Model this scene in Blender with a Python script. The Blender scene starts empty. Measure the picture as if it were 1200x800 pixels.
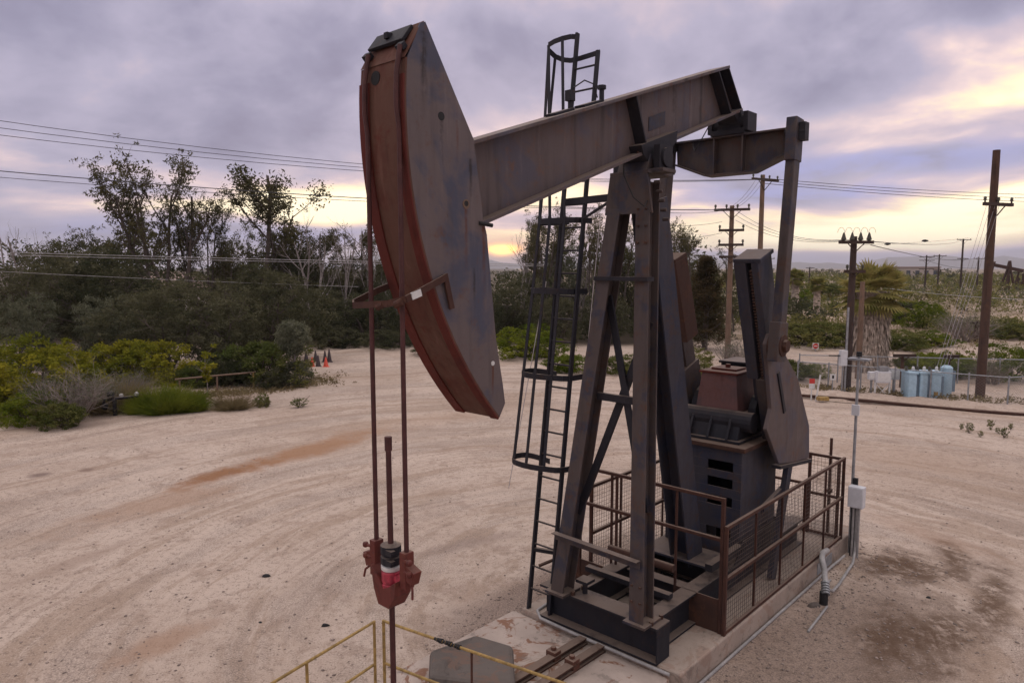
import bpy, math, random
import numpy as np
from math import radians, sin, cos, pi, tan, atan2, sqrt

sc = bpy.context.scene
COL = sc.collection

# ------------------------------------------------------------------ camera
F, PITCH, H = 832.0, math.atan(86 / 832.0), 4.9
cam = bpy.data.cameras.new('camera'); cam.sensor_width = 36.0; cam.lens = F / 1200 * 36
cam.clip_start = 0.1; cam.clip_end = 30000
co = bpy.data.objects.new('camera', cam); COL.objects.link(co)
co.location = (0, 0, H); co.rotation_euler = (pi / 2 - PITCH, 0, 0)
sc.camera = co
sc.render.resolution_x, sc.render.resolution_y = 1024, 682
sc.view_settings.view_transform = 'Standard'; sc.view_settings.look = 'None'
sc.view_settings.exposure = 0.28; sc.view_settings.gamma = 1.0
sc.render.engine = 'CYCLES'
sc.cycles.use_denoising = True
sc.cycles.max_bounces = 6; sc.cycles.diffuse_bounces = 3; sc.cycles.transparent_max_bounces = 8


# ------------------------------------------------------------------ node helpers
class NT:
    """small expression builder over a node tree"""
    def __init__(s, tree):
        s.t = tree; s.n = tree.nodes; s.l = tree.links
        s.n.clear()

    def node(s, typ, **kw):
        n = s.n.new(typ)
        for k, v in kw.items(): setattr(n, k, v)
        return n

    def link(s, a, b): s.l.new(a, b)

    def put(s, inp, v):
        if isinstance(v, X): s.l.new(v.s, inp)
        elif isinstance(v, bpy.types.NodeSocket): s.l.new(v, inp)
        elif isinstance(v, (tuple, list)):
            v = tuple(v)
            if len(v) == 3 and len(inp.default_value) == 4: v = v + (1.0,)
            inp.default_value = v
        else: inp.default_value = v

    def m(s, op, *a, clamp=False):
        n = s.node('ShaderNodeMath', operation=op); n.use_clamp = clamp
        for i, v in enumerate(a): s.put(n.inputs[i], v)
        return X(s, n.outputs[0])

    def ramp(s, v, lo, hi, smooth=True):
        n = s.node('ShaderNodeMapRange'); n.interpolation_type = 'SMOOTHSTEP' if smooth else 'LINEAR'
        s.put(n.inputs[0], v); n.inputs[1].default_value = lo; n.inputs[2].default_value = hi
        return X(s, n.outputs[0])

    def mix(s, f, a, b, mode='MIX'):
        n = s.node('ShaderNodeMix', data_type='RGBA', blend_type=mode)
        s.put(n.inputs[0], f); s.put(n.inputs[6], a); s.put(n.inputs[7], b)
        return X(s, n.outputs[2])

    def vec(s, x, y, z):
        n = s.node('ShaderNodeCombineXYZ')
        for i, v in enumerate((x, y, z)): s.put(n.inputs[i], v)
        return X(s, n.outputs[0])

    def sep(s, v):
        n = s.node('ShaderNodeSeparateXYZ'); s.put(n.inputs[0], v)
        return [X(s, o) for o in n.outputs]

    def noise(s, v, scale=1.0, detail=3.0, rough=0.55, dist=0.0):
        n = s.node('ShaderNodeTexNoise')
        if v is not None: s.put(n.inputs['Vector'], v)
        n.inputs['Scale'].default_value = scale; n.inputs['Detail'].default_value = detail
        n.inputs['Roughness'].default_value = rough; n.inputs['Distortion'].default_value = dist
        return X(s, n.outputs[0])

    def voro(s, v, scale, feature='F1'):
        n = s.node('ShaderNodeTexVoronoi', feature=feature); s.put(n.inputs['Vector'], v)
        n.inputs['Scale'].default_value = scale
        return X(s, n.outputs[0]), X(s, n.outputs[1])

    def scalev(s, v, k):
        n = s.node('ShaderNodeVectorMath', operation='MULTIPLY'); s.put(n.inputs[0], v); n.inputs[1].default_value = k
        return X(s, n.outputs[0])

    def bump(s, h, strength=0.3, dist=0.02):
        n = s.node('ShaderNodeBump'); s.put(n.inputs['Height'], h)
        n.inputs['Strength'].default_value = strength; n.inputs['Distance'].default_value = dist
        return X(s, n.outputs[0])


class X:
    def __init__(s, t, sock): s.t = t; s.s = sock
    def __add__(s, o): return s.t.m('ADD', s, o)
    __radd__ = __add__
    def __mul__(s, o): return s.t.m('MULTIPLY', s, o)
    __rmul__ = __mul__
    def __sub__(s, o): return s.t.m('SUBTRACT', s, o)
    def __rsub__(s, o): return s.t.m('SUBTRACT', o, s)
    def __truediv__(s, o): return s.t.m('DIVIDE', s, o)
    def cl(s): return s.t.m('ADD', s, 0.0, clamp=True)


def lin(r, g, b):
    f = lambda c: (c / 255 / 12.92) if c / 255 <= 0.04045 else ((c / 255 + 0.055) / 1.055) ** 2.4
    return (f(r), f(g), f(b))


# ------------------------------------------------------------------ sky
SUN_EL, SUN_AZ = radians(2.0), radians(-0.8)          # azimuth from +Y towards +X
w = bpy.data.worlds.new('World'); sc.world = w; w.use_nodes = True
T = NT(w.node_tree)
tc = T.node('ShaderNodeTexCoord')
dx, dy, dz = T.sep(X(T, tc.outputs['Generated']))
az = T.m('ARCTAN2', dx, dy)
el = T.m('ARCSINE', dz)
sky = T.node('ShaderNodeTexSky', sky_type='NISHITA')
sky.sun_disc = False; sky.sun_elevation = SUN_EL; sky.sun_rotation = SUN_AZ
sky.altitude = 50; sky.dust_density = 2.0; sky.ozone_density = 2.0
# warped coordinates for layered stratus: stretched along the horizon
wp = T.noise(T.vec(az * 3.0, el * 5.0, 0.3), 1.0, 3)
e2 = el + (wp - 0.5) * 0.05
lay = T.m('DIVIDE', 1.0, T.m('MAXIMUM', e2, -0.02) + 0.13)          # the deck recedes towards the horizon
n1 = T.noise(T.vec(az * 3.2, lay * 0.75, 1.7), 1.0, 6, 0.54, 0.3)
n2 = T.noise(T.vec(az * 9.0, lay * 1.9, 7.1), 1.0, 5, 0.55, 0.3)
n3 = T.noise(T.vec(az * 5.0, e2 * 9.0, 3.3), 1.0, 4, 0.5, 0.3)


def lobe(a0, e0, sa, se):
    p = T.m('POWER', (az - radians(a0)) / radians(sa), 2.0) + T.m('POWER', (e2 - radians(e0)) / radians(se), 2.0)
    return T.m('EXPONENT', p * -1.0)


# brightness field of the cloud deck: dark bellies, ragged gaps where the sunset breaks through
Lf = 0.47 + (n1 - 0.5) * 1.25 + (n2 - 0.5) * 0.55 + (n3 - 0.5) * 0.4
for amp, *q in ((0.80, -13, 4.7, 8, 1.8), (0.34, -32, 4.4, 9, 1.1), (0.22, -31, 7.2, 9, 1.4), (0.26, -1, 7.5, 6, 3.2), (0.30, -7, 2.2, 9, .8),
                (0.32, 36, 11.4, 9, 2.0), (0.34, 33, 14.5, 8, 1.6), (0.30, 23, 10.4, 4, 1.0), (0.68, 30, 3.2, 12, 1.5), (0.42, 22, 2.1, 8, .9), (0.40, 34, 5.0, 7, .7),
                (0.45, 34, 0.35, 10, .45), (0.20, 12, 5.0, 5, 2.5), (0.12, 26, 8.4, 8, .9),
                (-0.30, -20, 9.5, 14, 2.6), (-0.22, 2, 15, 12, 3.5), (-0.22, -30, 16, 12, 3), (-0.34, 30, 7.2, 12, .9), (-0.28, 24, 5.3, 10, .7), (-0.40, 33, 1.2, 9, .42),
                (-0.30, 21, .9, 6, .4), (-0.34, -12, 2.4, 6, .8), (-0.2, -27, 2.6, 7, .8), (-0.18, 22, 14, 10, 3), (-0.2, 36, 9.2, 8, .8)):
    Lf = Lf + lobe(*q) * amp
cr = T.node('ShaderNodeValToRGB'); T.put(cr.inputs[0], Lf)
els = cr.color_ramp.elements
stops = [(0.0, lin(120, 116, 138)), (0.22, lin(140, 136, 158)), (0.42, lin(163, 157, 177)), (0.58, lin(194, 177, 186)), (0.68, lin(222, 198, 196)),
         (0.80, lin(252, 230, 194)), (1.0, (1.30, 1.12, 0.76))]
els[0].position = 0; els[0].color = stops[0][1] + (1,)
els[1].position = 1; els[1].color = stops[-1][1] + (1,)
for p, c in stops[1:-1]:
    e = els.new(p); e.color = c + (1,)
base = X(T, cr.outputs[0])
blue = lobe(26, 7.4, 14, 1.2) * 0.8 + lobe(-12, 2.2, 9, 1.0) * 0.6 + lobe(24, 5.4, 12, .8) * 0.8 + lobe(30, 1.2, 14, .6) * 0.5 + lobe(-28, 2.6, 8, .8) * .5
base = T.mix((blue * T.ramp(n2, 0.35, 0.6) * T.ramp(Lf, 0.75, 0.5)).cl(), base, lin(150, 154, 200))
# the low sun behind the trees
base = T.mix((lobe(-.6, 1.3, 2.8, 1.0) * 0.85).cl(), base, (1.0, 0.56, 0.24))
base = T.mix((lobe(-.7, 1.28, 1.0, 0.32) * 2.0).cl(), base, (5.0, 2.3, 0.45))
# overhead and behind: an even bright overcast
base = T.mix(T.ramp(el, 0.45, 0.85), base, (1.02, 0.93, 0.90))
back = T.ramp(dy, 0.1, -0.5)
base = T.mix(back * 0.85 * T.ramp(el, 0.9, 0.5), base, (0.52, 0.45, 0.47))
b1 = T.node('ShaderNodeBackground'); T.put(b1.inputs[0], sky.outputs[0]); b1.inputs[1].default_value = 0.05
b2 = T.node('ShaderNodeBackground'); T.put(b2.inputs[0], base); b2.inputs[1].default_value = 1.24
add = T.node('ShaderNodeMixShader'); add.inputs[0].default_value = 0.9          # the cloud deck covers nine tenths of the clear sky
T.link(b1.outputs[0], add.inputs[1]); T.link(b2.outputs[0], add.inputs[2])
out = T.node('ShaderNodeOutputWorld'); T.link(add.outputs[0], out.inputs[0])

sl = bpy.data.lights.new('sun', 'SUN'); sl.energy = 0.6; sl.angle = radians(12); sl.color = (1, 0.72, 0.48)
so = bpy.data.objects.new('sun', sl); COL.objects.link(so)
_e = radians(5)
so.rotation_euler = (pi / 2 - _e, 0, pi - SUN_AZ)      # light travels from the sunset towards the camera

# ------------------------------------------------------------------ frames of reference
A = radians(42.5)                                       # heading of the pumping unit
OX, OY = 1.08307634, 8.35610659                         # middle of its front legs on the ground
YAW = pi / 2 - A
UX, UY = sin(A), cos(A)
VX, VY = -cos(A), sin(A)


def pad(u, v, z=0.0): return (OX + u * UX + v * VX, OY + u * UY + v * VY, z)


def gp(px, py, z=0.0):
    """ground point seen in that direction (photo is 1200 wide)"""
    X_, Y_ = (px - 600) / F, (py - 400) / F
    d = (X_, cos(PITCH) - Y_ * sin(PITCH), -sin(PITCH) - Y_ * cos(PITCH))
    t = (z - H) / d[2]
    return (d[0] * t, d[1] * t, z)


def at(px, py, dist):
    """point at that distance along the view axis (y)"""
    X_, Y_ = (px - 600) / F, (py - 400) / F
    d = (X_, cos(PITCH) - Y_ * sin(PITCH), -sin(PITCH) - Y_ * cos(PITCH))
    t = dist / d[1]
    return (d[0] * t, d[1] * t, H + d[2] * t)


# ------------------------------------------------------------------ materials
def principled(name):
    m = bpy.data.materials.new(name); m.use_nodes = True
    t = NT(m.node_tree)
    b = t.node('ShaderNodeBsdfPrincipled'); o = t.node('ShaderNodeOutputMaterial')
    t.link(b.outputs[0], o.inputs[0])
    return m, t, b


def objco(t): return X(t, t.node('ShaderNodeTexCoord').outputs['Object'])


def weathered(name, paint, rust, patch, rough=0.6, metal=0.15, rust_amt=0.5, streak=0.35, patch_amt=0.5, spec=0.4, patch_scale=1.6, dust_skylight=0.6, sfreq=7.0, runs=()):
    """old painted steel: faded patches, vertical run-off streaks, rust bloom"""
    m, t, b = principled(name)
    p = objco(t)
    x, y, z = t.sep(p)
    big = t.noise(p, patch_scale, 5, 0.62, 0.4)
    st = t.noise(t.vec(x * sfreq, y * sfreq, z * sfreq * 0.1), 1.0, 6, 0.66)
    fine = t.noise(p, 22.0, 5, 0.65)
    md = t.noise(p, 4.5, 6, 0.68, 0.3)
    c = t.mix(t.ramp(big, 0.5 - 0.02, 0.62) * patch_amt, paint, patch)
    c = t.mix(t.ramp(md * 0.65 + fine * 0.35, 0.62 - rust_amt * 0.22, 0.78 - rust_amt * 0.22) * 0.85, c, rust)
    c = t.mix(t.ramp(st, 0.5, 0.74) * streak, c, tuple(k * 0.4 for k in paint))
    c = t.mix(t.ramp(st, 0.46, 0.26) * streak * 0.7, c, tuple(min(1, k * 1.7 + 0.02) for k in paint))
    c = t.mix(t.ramp(fine, 0.62, 0.8) * 0.35, c, tuple(k * 0.45 for k in rust))
    for (ru, rw, rl, rwd, rc) in runs:                    # stains running down from bolts, holes and seams
        a_ = t.m('ABSOLUTE', x - ru + (md - 0.5) * rwd * 1.5)
        k_ = t.ramp(a_, rwd, rwd * 0.2) * t.ramp(z, rw - rl, rw - rl * .2) * t.ramp(z, rw + .012, rw - .012) * t.ramp(st * .7 + fine * .3, 0.38, 0.55)
        c = t.mix(k_ * 0.85, c, rc)
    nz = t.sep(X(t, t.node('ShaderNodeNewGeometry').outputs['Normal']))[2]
    c = t.mix(t.ramp(nz, 0.75, 0.97) * t.ramp(md * .6 + big * .4, 0.30, 0.52) * dust_skylight, c, (0.25, 0.19, 0.155))  # upward faces painted paler: settled dust plus the sky's reflection in the colour
    t.put(b.inputs['Base Color'], c)
    t.put(b.inputs['Roughness'], rough + (md - 0.5) * 0.5)
    b.inputs['Metallic'].default_value = metal
    b.inputs['Specular IOR Level'].default_value = spec
    t.put(b.inputs['Normal'], t.bump(fine * 0.6 + md, 0.25, 0.01))
    return m


def plain(name, colr, rough=0.6, metal=0.0, var=0.25, scale=8.0, dirt=(0.12, 0.09, 0.07), dirt_amt=0.3):
    m, t, b = principled(name)
    p = objco(t)
    n = t.noise(p, scale, 5, 0.6); f = t.noise(p, scale * 6, 4, 0.6)
    c = t.mix(t.ramp(n, 0.35, 0.7), tuple(k * (1 - var) for k in colr), tuple(min(1, k * (1 + var * .5)) for k in colr))
    c = t.mix(t.ramp(n * 0.5 + f * 0.5, 0.54, 0.7) * dirt_amt, c, dirt)
    t.put(b.inputs['Base Color'], c)
    t.put(b.inputs['Roughness'], rough + (f - 0.5) * 0.3); b.inputs['Metallic'].default_value = metal
    t.put(b.inputs['Normal'], t.bump(f, 0.15, 0.008))
    return m


def leafmat(name, a, b_, transl=0.35, scale=0.9):
    m = bpy.data.materials.new(name); m.use_nodes = True
    t = NT(m.node_tree)
    p = objco(t)
    n = t.noise(p, scale, 3, 0.6); f = t.noise(p, 9.0, 2, 0.6)
    rnd = X(t, t.node('ShaderNodeObjectInfo').outputs['Random'])
    c = t.mix(t.ramp(n * 0.7 + f * 0.3 + (rnd - 0.5) * 0.12, 0.36, 0.64), a, b_)
    d = t.node('ShaderNodeBsdfDiffuse'); tr = t.node('ShaderNodeBsdfTranslucent')
    t.put(d.inputs[0], c); t.put(tr.inputs[0], t.mix(0.35, c, (0.14, 0.13, 0.03)))
    mx = t.node('ShaderNodeMixShader'); mx.inputs[0].default_value = transl
    t.link(d.outputs[0], mx.inputs[1]); t.link(tr.outputs[0], mx.inputs[2])
    o = t.node('ShaderNodeOutputMaterial'); t.link(mx.outputs[0], o.inputs[0])
    return m


M = {}
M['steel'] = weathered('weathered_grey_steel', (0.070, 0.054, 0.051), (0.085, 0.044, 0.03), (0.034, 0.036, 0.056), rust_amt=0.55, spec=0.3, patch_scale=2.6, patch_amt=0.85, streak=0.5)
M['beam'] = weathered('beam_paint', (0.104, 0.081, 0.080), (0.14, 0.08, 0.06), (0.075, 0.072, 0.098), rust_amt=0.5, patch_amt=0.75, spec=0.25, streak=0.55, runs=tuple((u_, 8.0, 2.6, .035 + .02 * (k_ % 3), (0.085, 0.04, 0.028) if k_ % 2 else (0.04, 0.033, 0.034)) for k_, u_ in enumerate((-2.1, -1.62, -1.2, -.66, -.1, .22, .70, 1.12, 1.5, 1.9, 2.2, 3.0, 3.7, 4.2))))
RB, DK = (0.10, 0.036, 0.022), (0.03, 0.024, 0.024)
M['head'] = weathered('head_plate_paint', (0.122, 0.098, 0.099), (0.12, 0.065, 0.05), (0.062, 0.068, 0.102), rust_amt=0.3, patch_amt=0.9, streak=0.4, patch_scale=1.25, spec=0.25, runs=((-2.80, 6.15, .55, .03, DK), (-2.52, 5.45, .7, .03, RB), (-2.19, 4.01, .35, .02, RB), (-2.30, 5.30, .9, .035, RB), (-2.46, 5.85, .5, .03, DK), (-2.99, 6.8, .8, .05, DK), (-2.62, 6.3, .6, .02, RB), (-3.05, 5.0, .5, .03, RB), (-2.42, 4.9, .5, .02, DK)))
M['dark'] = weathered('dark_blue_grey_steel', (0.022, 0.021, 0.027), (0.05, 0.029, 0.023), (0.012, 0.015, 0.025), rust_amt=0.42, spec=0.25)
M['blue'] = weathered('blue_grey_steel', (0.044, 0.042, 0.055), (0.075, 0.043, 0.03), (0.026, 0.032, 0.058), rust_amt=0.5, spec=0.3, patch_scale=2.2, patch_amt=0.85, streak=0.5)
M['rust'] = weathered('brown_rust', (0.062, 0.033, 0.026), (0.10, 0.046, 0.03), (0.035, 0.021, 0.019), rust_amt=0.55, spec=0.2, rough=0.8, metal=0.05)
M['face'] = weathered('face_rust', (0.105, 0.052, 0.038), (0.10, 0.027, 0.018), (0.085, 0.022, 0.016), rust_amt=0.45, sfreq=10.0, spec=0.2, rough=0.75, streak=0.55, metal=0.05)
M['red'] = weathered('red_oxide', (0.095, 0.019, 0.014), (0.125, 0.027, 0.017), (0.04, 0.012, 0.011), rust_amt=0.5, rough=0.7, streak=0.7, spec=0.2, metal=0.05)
M['carrier'] = weathered('carrier_iron', (0.12, 0.026, 0.021), (0.16, 0.05, 0.03), (0.05, 0.016, 0.015), rust_amt=0.6, rough=0.6, streak=0.5, patch_scale=9, dust_skylight=0.2)
M['cable'] = plain('oxide_cable', (0.058, 0.014, 0.014), 0.7, 0.0)
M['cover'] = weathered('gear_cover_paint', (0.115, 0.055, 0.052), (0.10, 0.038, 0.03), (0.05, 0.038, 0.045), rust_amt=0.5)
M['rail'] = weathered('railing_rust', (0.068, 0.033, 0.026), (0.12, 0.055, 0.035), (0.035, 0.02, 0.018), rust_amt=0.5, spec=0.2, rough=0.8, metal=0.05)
M['mesh'] = plain('mesh_wire', (0.10, 0.07, 0.058), 0.7)
M['pink'] = plain('pink_red_paint', (0.40, 0.035, 0.065), 0.5, var=0.4, scale=25)
M['white'] = plain('white_paint', (0.62, 0.62, 0.62), 0.5, var=0.15)
M['yellow'] = plain('yellow_paint', (0.36, 0.235, 0.075), 0.7, var=0.4, scale=14, dirt=(0.08, 0.04, 0.025), dirt_amt=1.0)
M['galv'] = plain('galvanised_steel', (0.30, 0.31, 0.33), 0.5, 0.4, dirt_amt=0.3)
M['conduit'] = plain('grey_conduit', (0.33, 0.32, 0.32), 0.55, 0.1, dirt_amt=0.45)
M['boxgrey'] = plain('box_grey', (0.58, 0.59, 0.63), 0.5, 0.0, var=0.1, dirt_amt=0.15)
M['black'] = plain('black_paint', (0.010, 0.010, 0.012), 0.8, dirt=(.02,.018,.016))
M['bluecap'] = plain('blue_black_plastic', (0.02, 0.026, 0.05), 0.35)
M['trans'] = plain('pale_blue_enamel', (0.36, 0.52, 0.64), 0.4, 0.0, var=0.12, dirt_amt=0.15)
M['transdark'] = plain('blue_enamel', (0.16, 0.23, 0.30), 0.5)
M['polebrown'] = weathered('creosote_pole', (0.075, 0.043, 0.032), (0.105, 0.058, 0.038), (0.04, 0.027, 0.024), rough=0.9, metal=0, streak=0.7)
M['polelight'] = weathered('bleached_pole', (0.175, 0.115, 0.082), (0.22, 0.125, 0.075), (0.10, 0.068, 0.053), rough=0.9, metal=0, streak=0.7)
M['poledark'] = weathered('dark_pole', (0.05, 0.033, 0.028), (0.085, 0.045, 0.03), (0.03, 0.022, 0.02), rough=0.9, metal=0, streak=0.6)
M['wire'] = plain('wire', (0.05, 0.05, 0.06), 0.6)
M['wirepale'] = plain('pale_wire', (0.42, 0.40, 0.42), 0.6)
M['insul'] = plain('insulator', (0.045, 0.04, 0.025), 0.4)
M['orange'] = plain('cone_orange', (0.70, 0.09, 0.05), 0.5, dirt_amt=0.05)
M['coned'] = plain('cone_dark', (0.05, 0.035, 0.04), 0.6)
M['redsign'] = plain('sign_red', (0.50, 0.035, 0.03), 0.5, dirt_amt=0.05, var=0.08)
M['bark'] = plain('bark', (0.10, 0.078, 0.068), 0.9, var=0.4, scale=6)
M['palebark'] = plain('pale_bark', (0.27, 0.235, 0.225), 0.9, var=0.4, scale=5)
M['stem'] = plain('twig', (0.10, 0.075, 0.065), 0.9, var=0.4)
M['greytwig'] = plain('grey_twig', (0.28, 0.235, 0.215), 0.9, var=0.35)
M['frond_dead'] = plain('dead_frond', (0.44, 0.36, 0.30), 0.9, var=0.5, scale=5)
M['l_euc'] = leafmat('leaf_eucalyptus', (0.045, 0.048, 0.026), (0.12, 0.105, 0.058))
M['l_dark'] = leafmat('leaf_dark', (0.040, 0.048, 0.030), (0.135, 0.130, 0.082), scale=0.7)
M['l_grey'] = leafmat('leaf_grey_green', (0.075, 0.085, 0.060), (0.19, 0.195, 0.14))
M['l_yel'] = leafmat('leaf_yellow_green', (0.115, 0.135, 0.018), (0.33, 0.295, 0.032))
M['l_green'] = leafmat('leaf_bright_green', (0.075, 0.115, 0.014), (0.21, 0.235, 0.03))
M['l_scrub'] = leafmat('leaf_scrub', (0.07, 0.095, 0.028), (0.22, 0.205, 0.075), scale=0.3)
M['l_brown'] = leafmat('leaf_brown_cypress', (0.042, 0.036, 0.022), (0.10, 0.068, 0.040))
M['l_straw'] = leafmat('straw', (0.17, 0.13, 0.075), (0.26, 0.21, 0.12))
M['l_palm'] = leafmat('leaf_palm', (0.14, 0.165, 0.045), (0.40, 0.34, 0.13), scale=1.5)
M['roof'] = plain('far_roof', (0.30, 0.22, 0.19), 0.8)
M['stucco'] = plain('far_stucco', (0.42, 0.36, 0.33), 0.8)
M['glass'] = plain('dark_glass', (0.05, 0.06, 0.08), 0.2)
M['stone'] = plain('stone', (0.30, 0.24, 0.21), 0.9, var=0.4, scale=3)


def concrete(name, colr, stain=0.6):
    m, t, b = principled(name)
    p = objco(t)
    n = t.noise(p, 1.3, 6, 0.65, 0.5); f = t.noise(p, 14, 6, 0.7); s = t.noise(p, 2.1, 5, 0.7, 1.2)
    c = t.mix(t.ramp(n, 0.3, 0.7), tuple(k * 0.72 for k in colr), colr)
    c = t.mix(t.ramp(s, 0.53, 0.60) * stain, c, (0.20, 0.09, 0.05))
    k = t.noise(p, 3.3, 7, 0.7, 0.8)
    c = t.mix(t.ramp(k, 0.55, 0.64) * 0.6, c, tuple(q * 0.38 for q in colr))
    c = t.mix(t.ramp(n * .5 + f * .5, 0.56, 0.66) * 0.45, c, (0.14, 0.11, 0.10))
    t.put(b.inputs['Base Color'], c); b.inputs['Roughness'].default_value = 0.9
    t.put(b.inputs['Normal'], t.bump(f + n, 0.35, 0.015))
    return m


M['concrete'] = concrete('concrete', (0.36, 0.29, 0.245), 0.3)
M['slab'] = concrete('stained_slab', (0.45, 0.37, 0.325), 0.9)
M['block'] = concrete('dark_block', (0.12, 0.10, 0.09), 0.3)


# ------------------------------------------------------------------ mesh builder
class MB:
    def __init__(s): s.v = []; s.f = []

    def add(s, vs, fs):
        k = len(s.v); s.v += [tuple(map(float, p)) for p in vs]; s.f += [tuple(i + k for i in f) for f in fs]
        return s

    def box(s, x0, x1, y0, y1, z0, z1):
        x0, x1 = min(x0, x1), max(x0, x1); y0, y1 = min(y0, y1), max(y0, y1); z0, z1 = min(z0, z1), max(z0, z1)
        vs = [(x, y, z) for z in (z0, z1) for (x, y) in ((x0, y0), (x1, y0), (x1, y1), (x0, y1))]
        return s.add(vs, [(3, 2, 1, 0), (4, 5, 6, 7), (0, 1, 5, 4), (1, 2, 6, 5), (2, 3, 7, 6), (3, 0, 4, 7)])

    def obox(s, p0, p1, a, wa, wb, oa=0.0, ob=0.0):
        """bar from p0 to p1; a = direction of its width wa, wb the other; offsets along both"""
        p0, p1, a = np.array(p0, float), np.array(p1, float), np.array(a, float)
        t = p1 - p0; t /= np.linalg.norm(t)
        a = a - t * (a @ t); a /= np.linalg.norm(a); b = np.cross(t, a)
        vs = []
        for p in (p0, p1):
            for sa, sb in ((-1, -1), (1, -1), (1, 1), (-1, 1)):
                vs.append(p + a * (oa + sa * wa / 2) + b * (ob + sb * wb / 2))
        return s.add(vs, [(3, 2, 1, 0), (4, 5, 6, 7), (0, 1, 5, 4), (1, 2, 6, 5), (2, 3, 7, 6), (3, 0, 4, 7)])

    def ibeam(s, p0, p1, a, depth, width, tf=0.025, tw=0.016):
        """a = direction of the web depth"""
        s.obox(p0, p1, a, tf, width, oa=depth / 2 - tf / 2)
        s.obox(p0, p1, a, tf, width, oa=-depth / 2 + tf / 2)
        return s.obox(p0, p1, a, depth - 2 * tf, tw)

    def tube(s, pts, r, n=8, cap=True):
        pts = [np.array(p, float) for p in pts]
        rs = r if isinstance(r, (list, tuple, np.ndarray)) else [r] * len(pts)
        k = len(s.v); up = None
        for i, p in enumerate(pts):
            t = pts[min(i + 1, len(pts) - 1)] - pts[max(i - 1, 0)]; L = np.linalg.norm(t); t = t / (L if L else 1)
            if up is None:
                up = np.array((0, 0, 1.0)) if abs(t[2]) < 0.9 else np.array((1.0, 0, 0))
            a = up - t * (up @ t); a /= np.linalg.norm(a) + 1e-12; b = np.cross(t, a); up = a
            for j in range(n):
                q = p + rs[i] * (a * cos(2 * pi * j / n) + b * sin(2 * pi * j / n)); s.v.append(tuple(map(float, q)))
        for i in range(len(pts) - 1):
            for j in range(n):
                s.f.append((k + i * n + j, k + i * n + (j + 1) % n, k + (i + 1) * n + (j + 1) % n, k + (i + 1) * n + j))
        if cap:
            s.f.append(tuple(k + j for j in range(n))[::-1]); e = k + (len(pts) - 1) * n
            s.f.append(tuple(e + j for j in range(n)))
        return s

    def cyl(s, p0, p1, r, n=16, r1=None): return s.tube([p0, p1], [r, r if r1 is None else r1], n)

    def prism(s, poly, axis, c0, c1):
        """polygon in the two other axes (cyclic order kept), extruded along axis (0,1,2)"""
        n = len(poly); vs = []
        for c in (c0, c1):
            for (a, b) in poly:
                q = [0, 0, 0]; q[axis] = c; o = [i for i in range(3) if i != axis]; q[o[0]] = a; q[o[1]] = b; vs.append(q)
        fs = [tuple(range(n))[::-1], tuple(range(n, 2 * n))] + [(i, (i + 1) % n, n + (i + 1) % n, n + i) for i in range(n)]
        return s.add(vs, fs)

    def lathe(s, c, prof, n=16):
        k = len(s.v)
        for (r, z) in prof:
            for j in range(n): s.v.append((c[0] + r * cos(2 * pi * j / n), c[1] + r * sin(2 * pi * j / n), c[2] + z))
        for i in range(len(prof) - 1):
            for j in range(n): s.f.append((k + i * n + j, k + i * n + (j + 1) % n, k + (i + 1) * n + (j + 1) % n, k + (i + 1) * n + j))
        s.f.append(tuple(k + j for j in range(n))[::-1]); e = k + (len(prof) - 1) * n; s.f.append(tuple(e + j for j in range(n)))
        return s

    def build(s, name, mat, parent=None, smooth=False, bevel=0.0):
        me = bpy.data.meshes.new(name); me.from_pydata(s.v, [], s.f); me.update()
        import bmesh
        bm = bmesh.new(); bm.from_mesh(me); bmesh.ops.recalc_face_normals(bm, faces=bm.faces); bm.to_mesh(me); bm.free()
        me.materials.append(mat)
        if smooth:
            me.polygons.foreach_set('use_smooth', [True] * len(me.polygons))
            try: me.set_sharp_from_angle(angle=radians(40))
            except Exception: pass
        o = bpy.data.objects.new(name, me); COL.objects.link(o)
        if parent is not None:
            o.parent = parent
            b = BASE.get(parent.name)
            # geometry was written in the frame of the root thing
            if b is not None: me.transform(__import__('mathutils').Matrix.Translation([-k for k in b])); OFFS[o.name] = b
            elif parent.name in OFFS: me.transform(__import__('mathutils').Matrix.Translation([-k for k in OFFS[parent.name]])); OFFS[o.name] = OFFS[parent.name]
        if bevel:
            bv = o.modifiers.new('bevel', 'BEVEL'); bv.width = bevel; bv.segments = 2; bv.limit_method = 'ANGLE'
        return o


BASE, OFFS = {}, {}


def tag(o, label, cat, group=None, kind=None):
    if label: o['label'] = label
    if cat: o['category'] = cat
    if group: o['group'] = group
    if kind: o['kind'] = kind
    return o


def struct(o, kind='structure'):
    o['kind'] = kind
    return o


def thing(name, label, cat, loc, rz=0.0, group=None, base=None):
    o = bpy.data.objects.new(name, None); COL.objects.link(o)
    o.location = loc; o.rotation_euler = (0, 0, rz); o.empty_display_size = 0.2
    tag(o, label, cat, group)
    if base is not None: BASE[o.name] = base
    return o


def padthing(name, label, cat, u, v, z, group=None):
    """a thing on the pad; its parts are written in pad coordinates (u along the unit, v across, w up)"""
    return thing(name, label, cat, pad(u, v, z), YAW, group, base=(u, v, z))


def copy_tree(o, parent=None):
    c = o.copy(); COL.objects.link(c); c.parent = parent
    for ch in list(o.children): copy_tree(ch, c)
    return c

# ------------------------------------------------------------------ ground
rng = np.random.default_rng(7)


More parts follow.
